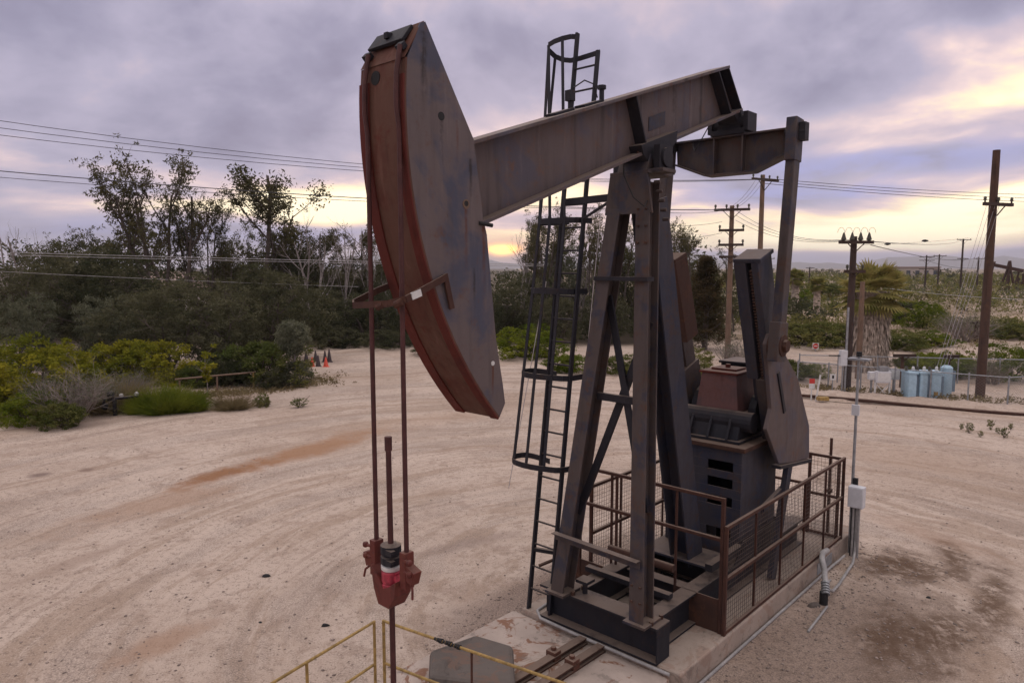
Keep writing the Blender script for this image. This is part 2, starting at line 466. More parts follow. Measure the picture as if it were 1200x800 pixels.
def hgt(x, y):
    """gentle undulation of the ground away from the pad"""
    x = np.asarray(x, float); y = np.asarray(y, float)
    d = np.hypot(x - 2.4, y - 9.8)
    k = np.clip((d - 6) / 12, 0, 1)
    h = 0.05 * np.sin(x * 0.31 + 1.3) * np.sin(y * 0.27) + 0.03 * np.sin(x * 0.9 + y * 0.5) + 0.02 * np.sin(y * 1.7 - x * 0.6)
    far = np.clip((y - 45) / 60, 0, 1)
    h = h * k + far * (0.5 * np.sin(x * 0.06 + 0.7) * np.sin(y * 0.05) + 0.25 * np.sin(x * 0.15 + y * 0.11))
    return h


def axis_(lo, hi, near_lo, near_hi, step, n):
    a = np.arange(near_lo, near_hi + 1e-6, step)
    g = np.geomspace(step, max(1, hi - near_hi), n); b = near_hi + g
    g2 = np.geomspace(step, max(1, near_lo - lo), n); c = near_lo - g2
    return np.concatenate([c[::-1], a, b])


gx = axis_(-9000, 9000, -24, 26, 0.5, 26); gy = axis_(-9000, 9000, 2, 56, 0.5, 28)
GX, GY = np.meshgrid(gx, gy)
GZ = hgt(GX, GY); GZ[np.abs(GX) + np.abs(GY) > 900] = 0
nv = GX.shape
verts = np.stack([GX.ravel(), GY.ravel(), GZ.ravel()], 1)
idx = np.arange(verts.shape[0]).reshape(nv)
faces = np.stack([idx[:-1, :-1].ravel(), idx[:-1, 1:].ravel(), idx[1:, 1:].ravel(), idx[1:, :-1].ravel()], 1)


def npmesh(name, verts, faces, mat, parent=None, smooth=False):
    verts = np.asarray(verts, np.float32); faces = np.asarray(faces, np.int32)
    me = bpy.data.meshes.new(name); k = faces.shape[1]
    me.vertices.add(len(verts)); me.vertices.foreach_set('co', verts.ravel())
    me.loops.add(faces.size); me.loops.foreach_set('vertex_index', faces.ravel())
    me.polygons.add(len(faces)); me.polygons.foreach_set('loop_start', np.arange(0, faces.size, k, dtype=np.int32))
    me.polygons.foreach_set('loop_total', np.full(len(faces), k, np.int32))
    if smooth: me.polygons.foreach_set('use_smooth', np.ones(len(faces), bool))
    me.update(calc_edges=True); me.validate()
    me.materials.append(mat)
    o = bpy.data.objects.new(name, me); COL.objects.link(o); o.parent = parent
    return o


def ground_mat():
    m, t, b = principled('sandy_ground')
    pos = X(t, t.node('ShaderNodeNewGeometry').outputs['Position'])
    x, y, z = t.sep(pos)
    cx, cy = pad(2.0, 0.0)[:2]
    rx, ry = x - cx, y - cy
    warp = t.noise(pos, 0.16, 3)
    r = t.m('SQRT', rx * rx + ry * ry) + (warp - 0.5) * 1.6
    th = t.m('ARCTAN2', rx, ry)
    w2 = (t.noise(pos, 0.9, 3) - 0.5) * 0.22
    trk = t.noise(t.vec((r + w2) * 1.3, th * 1.4, 0), 1.0, 8, 0.72)          # wheel tracks curving round the pad
    trk2 = t.noise(t.vec((r + w2) * 9.0, th * 2.6, 4), 1.0, 6, 0.75)
    rut = t.m('SINE', (r + w2 * .6) * 26.0) * 0.5 + 0.5                       # tread ribs inside the deeper tracks
    rutm = t.ramp(t.noise(t.vec(r * 0.9, th * 1.1, 9), 1.0, 4, 0.6), 0.56, 0.66)
    big = t.noise(pos, 0.22, 6, 0.66, 0.3)
    mid = t.noise(pos, 1.3, 8, 0.72, 0.2)
    fine = t.noise(pos, 9.0, 7, 0.75)
    grit = t.noise(pos, 42.0, 5, 0.8)
    crust = t.noise(t.vec(x * 3.1, y * 3.1, 5), 1.0, 9, 0.8)
    pale, tan_, pink = (0.53, 0.43, 0.365), (0.34, 0.25, 0.19), (0.44, 0.345, 0.285)
    c = t.mix(t.ramp(big, 0.40, 0.58), pink, pale)
    c = t.mix(t.ramp(trk, 0.50, 0.60) * 0.7, c, tan_)
    c = t.mix(t.ramp(trk2, 0.53, 0.68) * 0.26, c, (0.31, 0.225, 0.175))
    c = t.mix(t.ramp(trk2, 0.44, 0.32) * 0.35, c, (0.66, 0.55, 0.475))
    c = t.mix(t.ramp(mid, 0.53, 0.62) * 0.5, c, (0.31, 0.225, 0.175))
    c = t.mix(t.ramp(crust, 0.54, 0.62) * 0.45, c, (0.27, 0.20, 0.16))
    c = t.mix(rutm * t.ramp(rut, 0.55, 0.8) * 0.35, c, (0.24, 0.17, 0.135))
    c = t.mix(t.ramp(fine * 0.5 + grit * 0.5, 0.515, 0.58) * 0.7, c, (0.19, 0.145, 0.12))
    grv = t.noise(t.vec(r * 0.8, th * 1.0, 2), 1.0, 4, 0.6)
    c = t.mix(t.ramp(grv, 0.48, 0.60) * t.ramp(grit, 0.47, 0.53) * 0.5, c, (0.21, 0.175, 0.16))
    c = t.mix(t.ramp(grit, 0.48, 0.36) * 0.4, c, (0.70, 0.59, 0.52))

    def spot(px, py, qx, qy, wid, soft=1.0):
        """elongated stain between two ground points"""
        (ax, ay, _), (bx, by, _) = gp(px, py), gp(qx, qy)
        L = sqrt((bx - ax) ** 2 + (by - ay) ** 2); ux, uy = (bx - ax) / L, (by - ay) / L
        mx, my = (ax + bx) / 2, (ay + by) / 2
        l = ((x - mx) * ux + (y - my) * uy) / (L / 2); s = ((x - mx) * -uy + (y - my) * ux) / wid
        d = t.m('SQRT', l * l + s * s) + (mid - 0.5) * 1.7 * soft + (fine - 0.5) * 0.9 * soft + (big - .5) * 1.0 * soft
        return t.ramp(d, 1.15, 0.25)

    # grey gravel beside the pad, damp brown churned soil, orange drag marks, grey-brown verge under the bushes
    (gx_, gy_) = pad(1.8, -2.1)[:2]
    gd = t.m('SQRT', t.m('POWER', ((x - gx_) * UX + (y - gy_) * UY) / 3.9, 2.0) + t.m('POWER', ((x - gx_) * VX + (y - gy_) * VY) / 1.25, 2.0)) + (mid - .5) * 0.9
    c = t.mix(t.ramp(gd, 1.1, 0.55) * 0.85, c, t.mix(t.ramp(grit * .6 + fine * .4, 0.42, 0.6), (0.33, 0.25, 0.205), (0.15, 0.112, 0.092)))
    (gx2, gy2) = pad(1.4, 1.75)[:2]
    gd2 = t.m('SQRT', t.m('POWER', ((x - gx2) * UX + (y - gy2) * UY) / 3.2, 2.0) + t.m('POWER', ((x - gx2) * VX + (y - gy2) * VY) / 0.7, 2.0)) + (mid - .5) * 0.8
    c = t.mix(t.ramp(gd2, 1.1, 0.5) * 0.75, c, t.mix(t.ramp(grit, 0.4, 0.6), (0.32, 0.24, 0.20), (0.10, 0.07, 0.06)))
    damp = t.ramp(crust * 0.6 + trk2 * 0.25 + fine * 0.15, 0.41, 0.53)
    for args in ((1075, 800, 1120, 690, 0.55), (1150, 770, 1170, 650, 0.35), (1010, 690, 1060, 640, 0.55), (1040, 640, 1110, 700, 0.7), (1140, 700, 1100, 620, .35), (1010, 800, 1060, 690, .45)):
        c = t.mix(spot(*args) * (damp * 0.85 + 0.15) * 0.9, c, (0.12, 0.075, 0.05))
    for args, k, cc in (((175, 582, 335, 535, 0.55), 0.9, (0.25, 0.115, 0.05)), ((270, 556, 450, 500, 0.75), 0.75, (0.31, 0.16, 0.08)),
                        ((60, 625, 300, 560, 0.9), 0.55, (0.37, 0.24, 0.165)), ((110, 790, 260, 720, 0.35), 0.6, (0.33, 0.20, 0.13)),
                        ((330, 520, 620, 470, 1.2), 0.3, (0.36, 0.24, 0.165)), ((0, 690, 190, 620, .25), 0.4, (0.27, 0.19, 0.15)),
                        ((30, 558, 60, 556, 0.28), 0.75, (0.16, 0.11, 0.095)), ((88, 553, 115, 549, 0.25), 0.7, (0.18, 0.12, 0.10)),
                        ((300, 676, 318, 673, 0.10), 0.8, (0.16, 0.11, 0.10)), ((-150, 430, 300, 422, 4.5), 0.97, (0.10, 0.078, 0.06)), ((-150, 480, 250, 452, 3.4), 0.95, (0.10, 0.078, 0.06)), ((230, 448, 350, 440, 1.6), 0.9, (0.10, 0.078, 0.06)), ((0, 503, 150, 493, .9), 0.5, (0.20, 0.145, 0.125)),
                        ((150, 492, 340, 455, 1.5), 0.4, (0.28, 0.20, 0.16)), ((470, 655, 620, 620, 0.25), 0.45, (0.25, 0.19, 0.165)),
                        ((430, 760, 640, 690, .5), .3, (.28, .22, .19)), ((980, 590, 1190, 660, 0.5), 0.4, (0.35, 0.23, 0.165)),
                        ((960, 520, 1190, 560, 1.2), 0.3, (0.38, 0.27, 0.20))):
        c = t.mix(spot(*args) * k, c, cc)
    # beyond the yard: scrub soil
    rt_ = t.ramp(x, 11.0, 17.0)
    out_ = t.ramp(y + x * 0.12 + (big - .5) * 8, 46.0, 53.0)
    c = t.mix(out_ * t.ramp(big * .6 + mid * .4, 0.42, 0.54), c, (0.22, 0.165, 0.11))
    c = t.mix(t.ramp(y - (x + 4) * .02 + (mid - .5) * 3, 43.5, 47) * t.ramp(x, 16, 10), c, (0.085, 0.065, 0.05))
    c = t.mix(t.ramp(y, 57.0, 60.0) * t.ramp(y, 75.0, 70.0) * t.ramp(big, 0.34, 0.46) * 0.9 * rt_, c, (0.42, 0.32, 0.25))
    c = t.mix(t.ramp(y, 76.0, 110.0) * t.ramp(big * .6 + mid * .4, 0.40, 0.55) * 0.85 * rt_, c, (0.17, 0.135, 0.085))
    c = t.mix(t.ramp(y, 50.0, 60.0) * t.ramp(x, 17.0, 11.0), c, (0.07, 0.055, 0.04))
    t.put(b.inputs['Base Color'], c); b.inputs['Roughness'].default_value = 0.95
    b.inputs['Specular IOR Level'].default_value = 0.15
    t.put(b.inputs['Normal'], t.bump(fine * 0.7 + grit * 0.5 + mid * 0.6 + crust * 0.5 + trk2 * 0.15 + rutm * rut * 0.3, 0.6, 0.05))
    return m


M['ground'] = ground_mat()
struct(npmesh('ground', verts, faces, M['ground'], smooth=True))

# ------------------------------------------------------------------ concrete pad
PB = MB()
PB.box(0.02, 6.3, -1.10, 1.30, -0.3, 0.30)
pw = thing('_tmp', None, None, pad(0, 0), YAW); pw_base = pw
o = PB.build('pavement_pad', M['concrete'], None, bevel=0.02); o.location = pad(0, 0); o.rotation_euler[2] = YAW; struct(o)
o = MB().box(-2.9, 0.012, -0.98, 1.45, -0.3, 0.225).build('pavement_slab', M['slab'], None, bevel=0.02); o.location = pad(0, 0); o.rotation_euler[2] = YAW; struct(o)
bpy.data.objects.remove(pw)

# ------------------------------------------------------------------ pumping unit
ROOT = padthing('oil_pumpjack', 'tall weathered grey and rust brown oil pumpjack in the foreground on its concrete pad', 'pumpjack', 0, 0, 0)
# base frame
b = MB()
b.ibeam((0.15, -0.80, 0.525), (0.15, 0.97, 0.525), (0, 0, 1), 0.45, 0.30, 0.03, 0.02)
b.box(0.01, 0.29, -0.805, -0.785, 0.31, 0.745)
for v in (-0.56, 0.56):
    b.ibeam((0.31, v, 0.525), (4.9, v, 0.525), (0, 0, 1), 0.43, 0.22, 0.028, 0.016)
for u in (1.35, 2.3, 4.0, 4.85):
    b.ibeam((u, -0.45, 0.525), (u, 0.45, 0.525), (0, 0, 1), 0.36, 0.18, 0.022, 0.014)
b.obox((0.75, -0.55, 0.80), (0.75, 0.75, 0.80), (0, 0, 1), 0.07, 0.10)
b.box(0.10, 0.28, 0.28, 0.46, 0.90, 0.94); b.cyl((0.19, 0.37, 0.73), (0.19, 0.37, 0.91), 0.035, 10)
base_o = b.build('base_frame', M['dark'], ROOT, bevel=0.004)
mb = MB()
for v in (-0.70, -0.45, 0.45, 0.70):
    for u in (0.04, 0.26): MB().cyl((u, v, 0.735), (u, v, 0.80), 0.028, 8).build('anchor_bolt', M['rust'], base_o)

# samson post
NF, NTp = (0.03, -0.57, 0.75), (0.66, -0.16, 5.95)
FF, FTp = (0.03, 0.62, 0.75), (0.66, 0.20, 5.95)
for (p0, p1) in ((NF, NTp), (FF, FTp)):
    b = MB(); b.ibeam(p0, p1, (1, 0, 0), 0.24, 0.19, 0.022, 0.014)
    b.box(p0[0] - 0.17, p0[0] + 0.2, p0[1] - 0.15, p0[1] + 0.15, 0.752, 0.785)
    b.build('front_leg', M['steel'], ROOT, bevel=0.003)
b = MB(); b.ibeam((2.16, 0, 0.72), (0.94, 0, 5.75), (0, 1, 0), 0.30, 0.40, 0.024, 0.02)
b.box(1.9, 2.5, -0.45, 0.45, 0.752, 0.785)
b.build('rear_leg', M['blue'], ROOT, bevel=0.003)


def lp(p0, p1, w_):
    k = (w_ - p0[2]) / (p1[2] - p0[2]); return np.array([p0[i] + (p1[i] - p0[i]) * k for i in range(3)])


for (wa, wb) in ((4.55, 2.0), (4.25, 1.75)):
    far_up = wa == 4.55
    p = lp(FF, FTp, wa) if far_up else lp(NF, NTp, wa); q = lp(NF, NTp, wb) if far_up else lp(FF, FTp, wb)
    off = np.array((0.06 if far_up else 0.11, 0, 0))
    MB().obox(p + off, q + off, (1, 0, 0), 0.03 if far_up else 0.05, 0.09).build('cross_brace', M['dark'], ROOT)
for w_, th_ in ((4.77, 0.05), (3.3, 0.09)):
    p, q = lp(FF, FTp, w_), lp(NF, NTp, w_); d = (q - p) / np.linalg.norm(q - p) * (0.11 if w_ > 4 else -0.09)
    oo = np.array((-0.09 if w_ > 4 else 0.02, 0, 0))
    MB().obox(p - d + oo, q + d + oo, (0, 0, 1), th_, 0.16 if w_ > 4 else 0.06).build('cross_bar', M['dark'], ROOT)
p, q = lp(FF, FTp, 1.50), lp(NF, NTp, 1.47)
MB().obox(p + (-0.16, 0.12, 0), q + (-0.16, -0.07, 0), (0, 0, 1), 0.10, 0.008).obox(p + (-0.20, 0.12, 0.05), q + (-0.20, -0.07, 0.05), (0, 0, 1), 0.01, 0.09).build('cross_bar', M['steel'], ROOT)
# post cap
b = MB(); b.prism([(-0.32, 5.55), (0.36, 5.55), (0.29, 6.02), (-0.24, 6.02)], 0, 0.50, 0.535)
b.box(0.50, 1.08, -0.26, 0.29, 6.02, 6.06); b.prism([(0.55, 6.06), (1.02, 6.06), (0.93, 6.26), (0.64, 6.26)], 1, -0.20, 0.22)
for k in range(5): b.cyl((0.62 + 0.02 * k, -0.27 - 0.02 * k, 5.92 - 0.11 * k), (0.62 + 0.02 * k, -0.35 - 0.02 * k, 5.92 - 0.11 * k), 0.022, 8)
b.box(0.56, 0.86, -0.42, -0.22, 6.035, 6.075)
b.build('post_cap', M['steel'], ROOT, bevel=0.004)
b = MB(); b.cyl((0.78, -0.36, 6.22), (0.78, 0.36, 6.22), 0.115, 20)
for s_ in (-1, 1): b.box(0.63, 0.93, s_ * 0.25, s_ * 0.33, 6.08, 6.36)
b.prism([(0.45, 6.34), (1.28, 6.62), (1.25, 6.48), (1.02, 6.28), (0.62, 6.16), (0.5, 6.24)], 1, -0.19, 0.19)
b.build('saddle_bearing', M['dark'], ROOT, smooth=True)

# walking beam: an I section in the u-w plane, raked tail
SL = math.atan(0.338)
bt, bb = lambda u: 6.805 + 0.332 * u, lambda u: 6.055 + 0.350 * u
u0, u1, u1b = -2.45, 2.72, 3.16
W1, TF = 0.17, 0.035
b = MB()
b.prism([(u0, bb(u0) + TF), (u1b, bb(u1b) + TF), (u1, bt(u1) - TF), (u0, bt(u0) - TF)], 1, -0.012, 0.012)
b.prism([(u0, bb(u0)), (u1b + .01, bb(u1b)), (u1b, bb(u1b) + TF), (u0, bb(u0) + TF)], 1, -W1, W1)
b.prism([(u0, bt(u0) - TF), (u1, bt(u1) - TF), (u1 - .01, bt(u1)), (u0, bt(u0))], 1, -W1, W1)
beam = b.build('walking_beam', M['beam'], ROOT, bevel=0.003)
b = MB()
for (ua, ub) in ((0.36, 0.62), (2.40, 2.80), (1.10, 1.25)):
    for s_ in ((-1, 1) if ua < 1 or ua > 2 else (1,)):
        b = MB(); b.prism([(ua, bt(ua) - TF), (ua + .02, bt(ua + .02) - TF), (ub + .02, bb(ub + .02) + TF), (ub, bb(ub) + TF)], 1, s_ * 0.0125, s_ * (W1 - 0.006))
        b.build('stiffener', M['dark'], beam)
b = MB(); b.prism([(u1 - .02, bt(u1) - TF), (u1 + .0, bt(u1) - TF), (u1b, bb(u1b) + TF), (u1b - .02, bb(u1b) + TF)], 1, -W1 + .01, -0.0125)
b.build('stiffener', M['dark'], beam)
MB().prism([(0.88, 6.75), (1.26, 6.88), (1.26, 6.71), (0.88, 6.58)], 1, -0.020, -0.0122).build('patch_plate', M['blue'], beam)
b = MB()
for u in (-0.85, -0.35): b.obox((u - .16, 0.0, bt(u) + 0.016 - .053), (u + .16, 0.0, bt(u) + 0.016 + .053), (0, 0, 1), 0.026, 0.14)
b.cyl((-0.17, -0.05, bt(-.2)), (-0.17, -0.05, bt(-.2) + 0.16), 0.028, 8); b.cyl((-0.17, -0.05, bt(-.2) + 0.15), (-0.17, -0.05, bt(-.2) + 0.19), 0.05, 8)
b.build('beam_clamp', M['dark'], beam)
b = MB(); b.box(-0.72, -0.64, -0.04, 0.04, bt(-.67) + .10, bt(-.67) + 0.21); b.cyl((-0.67, 0, bt(-.67)), (-0.67, 0, bt(-.67) + .11), 0.03, 8)
b.tube([(-.62, 0, bt(-.67) + .25), (-.45, -.02, bt(-.5) + .30), (-.3, -.03, bt(-.3) + .22), (-.25, -.05, bt(-.25) + .06)], 0.008, 5)
b.build('load_sensor', M['dark'], beam)

# horse head
R_ = 3.93; PC = (0.76, 6.2)
arc = []
for k in range(25):
    w_ = 6.56 - (6.56 - 3.50) * k / 24
    arc.append((PC[0] - sqrt(R_ ** 2 - (w_ - PC[1]) ** 2), w_))
back = [(-2.02, 3.62), (-2.05, 3.80), (-2.14, 4.22), (-2.26, 5.2), (-2.31, 5.36), (-2.42, 6.02), (-2.96, 6.88), (-3.01, 6.86)]
HW = 0.295
b = MB()
for s_ in (-1, 1): b.prism(arc + back, 1, s_ * (HW - 0.022), s_ * HW)
b.prism([(-2.96, 6.87), (-2.42, 6.01), (-2.44, 6.0), (-2.98, 6.86)], 1, -HW + .022, HW - .022)
for i in range(3):   # inner back plates below the beam
    p, q = back[2 + i], back[3 + i]
    b.prism([p, q, (q[0] - .02, q[1]), (p[0] - .02, p[1])], 1, -HW + .022, HW - .022)
head = b.build('horse_head', M['head'], ROOT, bevel=0.003)
ins = [(u + 0.012, w_) for (u, w_) in arc]
fp = [(-2.985, 6.84)] + [(u - 0.012, w_) for (u, w_) in arc]
fi = [(-2.965, 6.83)] + ins


def strip(v0, v1, o0, o1, lo=0, hi=25):
    """curved strip on the face of the head, raised o0..o1 off the arc"""
    m_ = MB(); vs = []; n = 0
    for (u, w_) in arc[lo:hi]:
        d = np.array((u - PC[0], w_ - PC[1])); d /= np.linalg.norm(d)
        for (o, v) in ((o0, v0), (o1, v0), (o1, v1), (o0, v1)): vs.append((u + d[0] * o, v, w_ + d[1] * o))
        n += 1
    fs = [(0, 1, 2, 3), tuple(4 * (n - 1) + k for k in (3, 2, 1, 0))]
    for i in range(n - 1):
        for k in range(4): fs.append((4 * i + k, 4 * i + (k + 1) % 4, 4 * i + 4 + (k + 1) % 4, 4 * i + 4 + k))
    return m_.add(vs, fs)


fc = strip(-HW + .001, HW - .001, 0.0, 0.018)
fc.prism([(-3.18, 6.56), (-3.165, 6.58), (-2.97, 6.885), (-3.0, 6.87)], 1, -HW + .002, HW - .002)
fc.build('face_plate', M['face'], head)
for v in (-0.245, 0.215): strip(v - 0.05, v + (0.05 if v < 0 else .079), 0.0185, 0.032, 1).build('cable_track', M['red'], head)
b = MB()
b.obox((-3.075, -0.21, 6.785), (-3.075, 0.25, 6.785), (1, 0, 1.3), 0.17, 0.03); b.box(-3.12, -3.06, 0.0, 0.05, 6.78, 6.83)
for v in (-0.22, 0.22): b.obox((-3.155, v - .04, 6.66), (-3.155, v + .04, 6.66), (1, 0, 1), 0.06, 0.05)
b.build('cable_anchor', M['dark'], head, bevel=0.004)
b = MB(); b.cyl((-3.186, 0.085, 6.46), (-3.15, 0.085, 6.46), 0.058, 16); b.build('lifting_hole', M['black'], head)
b = MB(); b.cyl((-2.80, -HW - .002, 6.16), (-2.80, -HW + .001, 6.16), 0.036, 14); b.build('bolt_hole', M['black'], head)
MB().cyl((-2.52, -HW - .006, 5.46), (-2.52, -HW + .001, 5.46), 0.024, 14).build('bolt_hole', M['black'], head)
MB().cyl((-2.19, -HW - .004, 4.02), (-2.19, -HW + .001, 4.02), 0.022, 14).build('bare_metal_ring', M['white'], head)
MB().cyl((-2.52, -HW - .004, 5.455), (-2.52, -HW + .001, 5.455), 0.042, 14).build('bare_metal_ring', M['polelight'], head)
b = MB(); b.cyl((-2.36, -HW, 5.30), (-2.24, -HW - .05, 5.28), 0.018, 8); b.build('hinge_pin', M['black'], head)

# wireline guard loop round the face
lo_ = [(-2.80, 0.31, 4.77), (-3.02, 0.33, 4.70), (-3.28, 0.33, 4.60), (-3.31, 0.29, 4.58), (-3.32, -0.02, 4.60), (-3.30, -0.18, 4.61), (-3.24, -0.34, 4.65), (-2.80, -0.33, 4.82)]
b = MB()
for p, q in zip(lo_[:-1], lo_[1:]): b.obox(p, q, (0, 0, 1), 0.055, 0.016)
b.cyl((-3.31, -0.05, 4.575), (-3.30, -0.12, 4.60), 0.028, 8); b.cyl((-3.28, -0.25, 4.60), (-3.26, -0.32, 4.63), 0.032, 8)
gl_ = b.build('cable_guard', M['rail'], ROOT)
MB().obox((-3.19, -0.347, 4.67), (-3.09, -0.345, 4.70), (0, 0, 1), 0.058, 0.02).build('bare_band', M['white'], gl_)
MB().obox((-2.80, -0.32, 4.85), (-2.72, -0.32, 4.55), (1, 0, 0), 0.05, 0.02).build('guard_bracket', M['rail'], gl_)

# bridle, carrier bar, rod
for v in (0.175, -0.245):
    pts = []
    for (u, w_) in arc[1:4]:
        d = np.array((u - PC[0], w_ - PC[1])); d /= np.linalg.norm(d); pts.append((u + d[0] * .062, v, w_ + d[1] * .062))
    pts = [(-3.185, v, 6.66)] + pts + [(-3.205, v, 6.0), (-3.205, v, 4.0), (-3.2, v * 1.0, 2.42)]
    MB().tube(pts, 0.021, 8).build('bridle_cable', M['cable'], ROOT, smooth=True)
b = MB()
b.prism([(-0.20, 2.24), (-0.185, 2.10), (-0.10, 1.97), (0.05, 1.97), (0.11, 2.10), (0.15, 2.30), (0.07, 2.24), (-0.02, 2.13), (-0.09, 2.16)], 0, -3.29, -3.11)
for v, s_ in ((0.175, 1), (-0.245, -1)):
    b.box(-3.25, -3.15, v - .038, v + .038, 2.18, 2.50); b.obox((-3.2, v + s_ * .035, 2.26), (-3.2, v + s_ * .075, 2.38), (1, 0, 0), 0.09, 0.15)
    for w_ in (2.34, 2.44): b.cyl((-3.24, v + s_ * .02, w_), (-3.25, v + s_ * .09, w_ + .0), 0.015, 8); b.lathe((-3.25, v + s_ * .095, w_ - .025), [(.016, 0), (.028, .012), (.028, .038), (.016, .05)], 8)
    b.tube([(-3.2, v + s_ * .06, 2.26), (-3.24, v + s_ * .12, 2.20), (-3.25, v + s_ * .13, 2.13)], 0.012, 6)
b.build('carrier_bar', M['carrier'], ROOT, bevel=0.006)
b = MB(); b.lathe((-3.2, -0.03, 2.06), [(0.07, 0), (0.085, .02), (0.085, .10), (0.078, .105), (0.078, .115), (0.085, .12), (0.085, .21), (0.07, .224)], 18); b.obox((-3.2, -.11, 2.22), (-3.2, -.20, 2.25), (0, 0, 1), .06, .07); b.build('load_cell', M['pink'], ROOT, smooth=True)
b = MB(); b.lathe((-3.2, -0.03, 2.285), [(0.082, 0), (0.088, .008), (0.088, .04), (0.07, .048)], 18); b.build('collar', M['white'], ROOT, smooth=True)
b = MB(); b.lathe((-3.2, -0.03, 2.335), [(0.08, 0), (0.092, .01), (0.092, .07), (0.075, .08), (0.075, .09), (0.092, .10), (0.092, .17), (0.05, .185)], 14)
for w_ in (2.375, 2.465): b.box(-3.29, -3.24, -0.145, -0.07, w_ - .02, w_ + .025); b.cyl((-3.27, -.15, w_), (-3.27, -.05, w_), .014, 6)
b.build('rod_clamp', M['dark'], ROOT)
b = MB(); b.tube([(-3.2, -0.035, 0.55), (-3.2, -0.03, 1.99), (-3.2, -0.03, 2.4), (-3.2, -0.02, 3.335), (-3.2, -0.02, 3.34), (-3.2, -0.02, 3.46)], [.026, .025, .025, .024, .032, .032], 10)
b.build('polished_rod', M['cable'], ROOT, smooth=True)

# equalizer and pitmans
EU = 3.18
prof = [(0.90, 6.80), (0.88, 6.50), (0.36, 6.29), (-0.36, 6.29), (-0.88, 6.50), (-0.90, 6.80)]
b = MB(); b.prism(prof, 0, EU - 0.012, EU + 0.012)
b.box(EU - .13, EU + .13, -.90, .90, 6.80, 6.825)
low = [(0.88, 6.50), (0.36, 6.29), (-0.36, 6.29), (-0.88, 6.50)]
for p, q in zip(low[:-1], low[1:]): b.obox((EU, p[0], p[1] - .012), (EU, q[0], q[1] - .012), (1, 0, 0), 0.26, 0.024)
for v in (-0.22, 0.22): b.box(EU - .12, EU + .12, v - .012, v + .012, 6.30, 6.80)
eq = b.build('equalizer_beam', M['steel'], ROOT, bevel=0.003)
b = MB(); b.box(EU - .16, EU + .16, -.26, .26, 6.826, 6.90); b.cyl((EU, -.30, 7.0), (EU, .30, 7.0), 0.115, 18); b.box(EU - .10, EU + .10, -.18, .18, 6.90, 7.16)
b.prism([(EU - .24, bb(EU - .24) - .002), (EU + .0, bb(EU) - .002), (EU + .06, 7.02), (EU - .12, 6.98)], 1, -.15, .15)
for s_ in (-1, 1): b.box(EU - .15, EU + .15, s_ * .24, s_ * .31, 6.86, 7.13)
b.build('equalizer_bearing', M['dark'], ROOT, smooth=True, bevel=0.004)
for s_ in (-1, 1):
    top, bot = (3.05, s_ * 0.98, 6.55), (2.76, s_ * 0.98, 3.86)
    b = MB(); b.obox((2.75, s_ * .975, 3.95), (3.03, s_ * .975, 6.42), (1, 0, 0), 0.20, 0.13)
    b.obox((3.02, s_ * .975, 6.35), (3.06, s_ * .975, 6.93), (1, 0, 0), 0.26, 0.15)
    b.obox((2.775, s_ * .975, 4.16), (2.72, s_ * .975, 3.62), (1, 0, 0), 0.30, 0.15)
    pit = b.build('pitman_arm', M['steel'], ROOT, bevel=0.012)
    b = MB(); b.cyl((3.06, s_ * .86, 6.74), (3.06, s_ * 1.13, 6.74), 0.075, 12); b.box(2.99, 3.13, s_ * 1.055, s_ * 1.14, 6.62, 6.86)
    b.build('top_pin', M['dark'], pit)
    b = MB(); b.cyl((2.75, s_ * .88, 3.84), (2.75, s_ * 1.065, 3.84), 0.15, 20); b.cyl((2.75, s_ * 1.07, 3.84), (2.75, s_ * 1.12, 3.84), 0.085, 8)
    b.build('wrist_pin', M['rust'], pit)

# grease lines and bolts
MB().tube([(.30, -.05, 6.16), (.22, -.10, 5.98), (.28, -.20, 5.72), (.42, -.26, 5.62), (.53, -.25, 5.72)], .008, 5).build('grease_line', M['black'], ROOT)
MB().tube([(2.75, .10, 7.0), (2.72, .22, 6.78), (2.86, .42, 6.62), (3.05, .55, 6.72), (3.10, .60, 6.82)], .008, 5).build('grease_line', M['black'], ROOT)
for k in range(6):
    u_ = .46 + .13 * k; MB().cyl((u_, -.135, bb(u_) + TF - .002), (u_, -.135, bb(u_) + TF + .022), .016, 6).build('flange_bolt', M['rust'], beam)
for w_ in (1.02, 1.2, 5.2, 5.4, 5.6):
    q_ = lp(NF, NTp, w_)
    for dv in (-.055, .055): MB().cyl((q_[0] - .122, q_[1] + dv, w_), (q_[0] - .142, q_[1] + dv, w_), .015, 6).build('leg_bolt', M['rust'], ROOT)

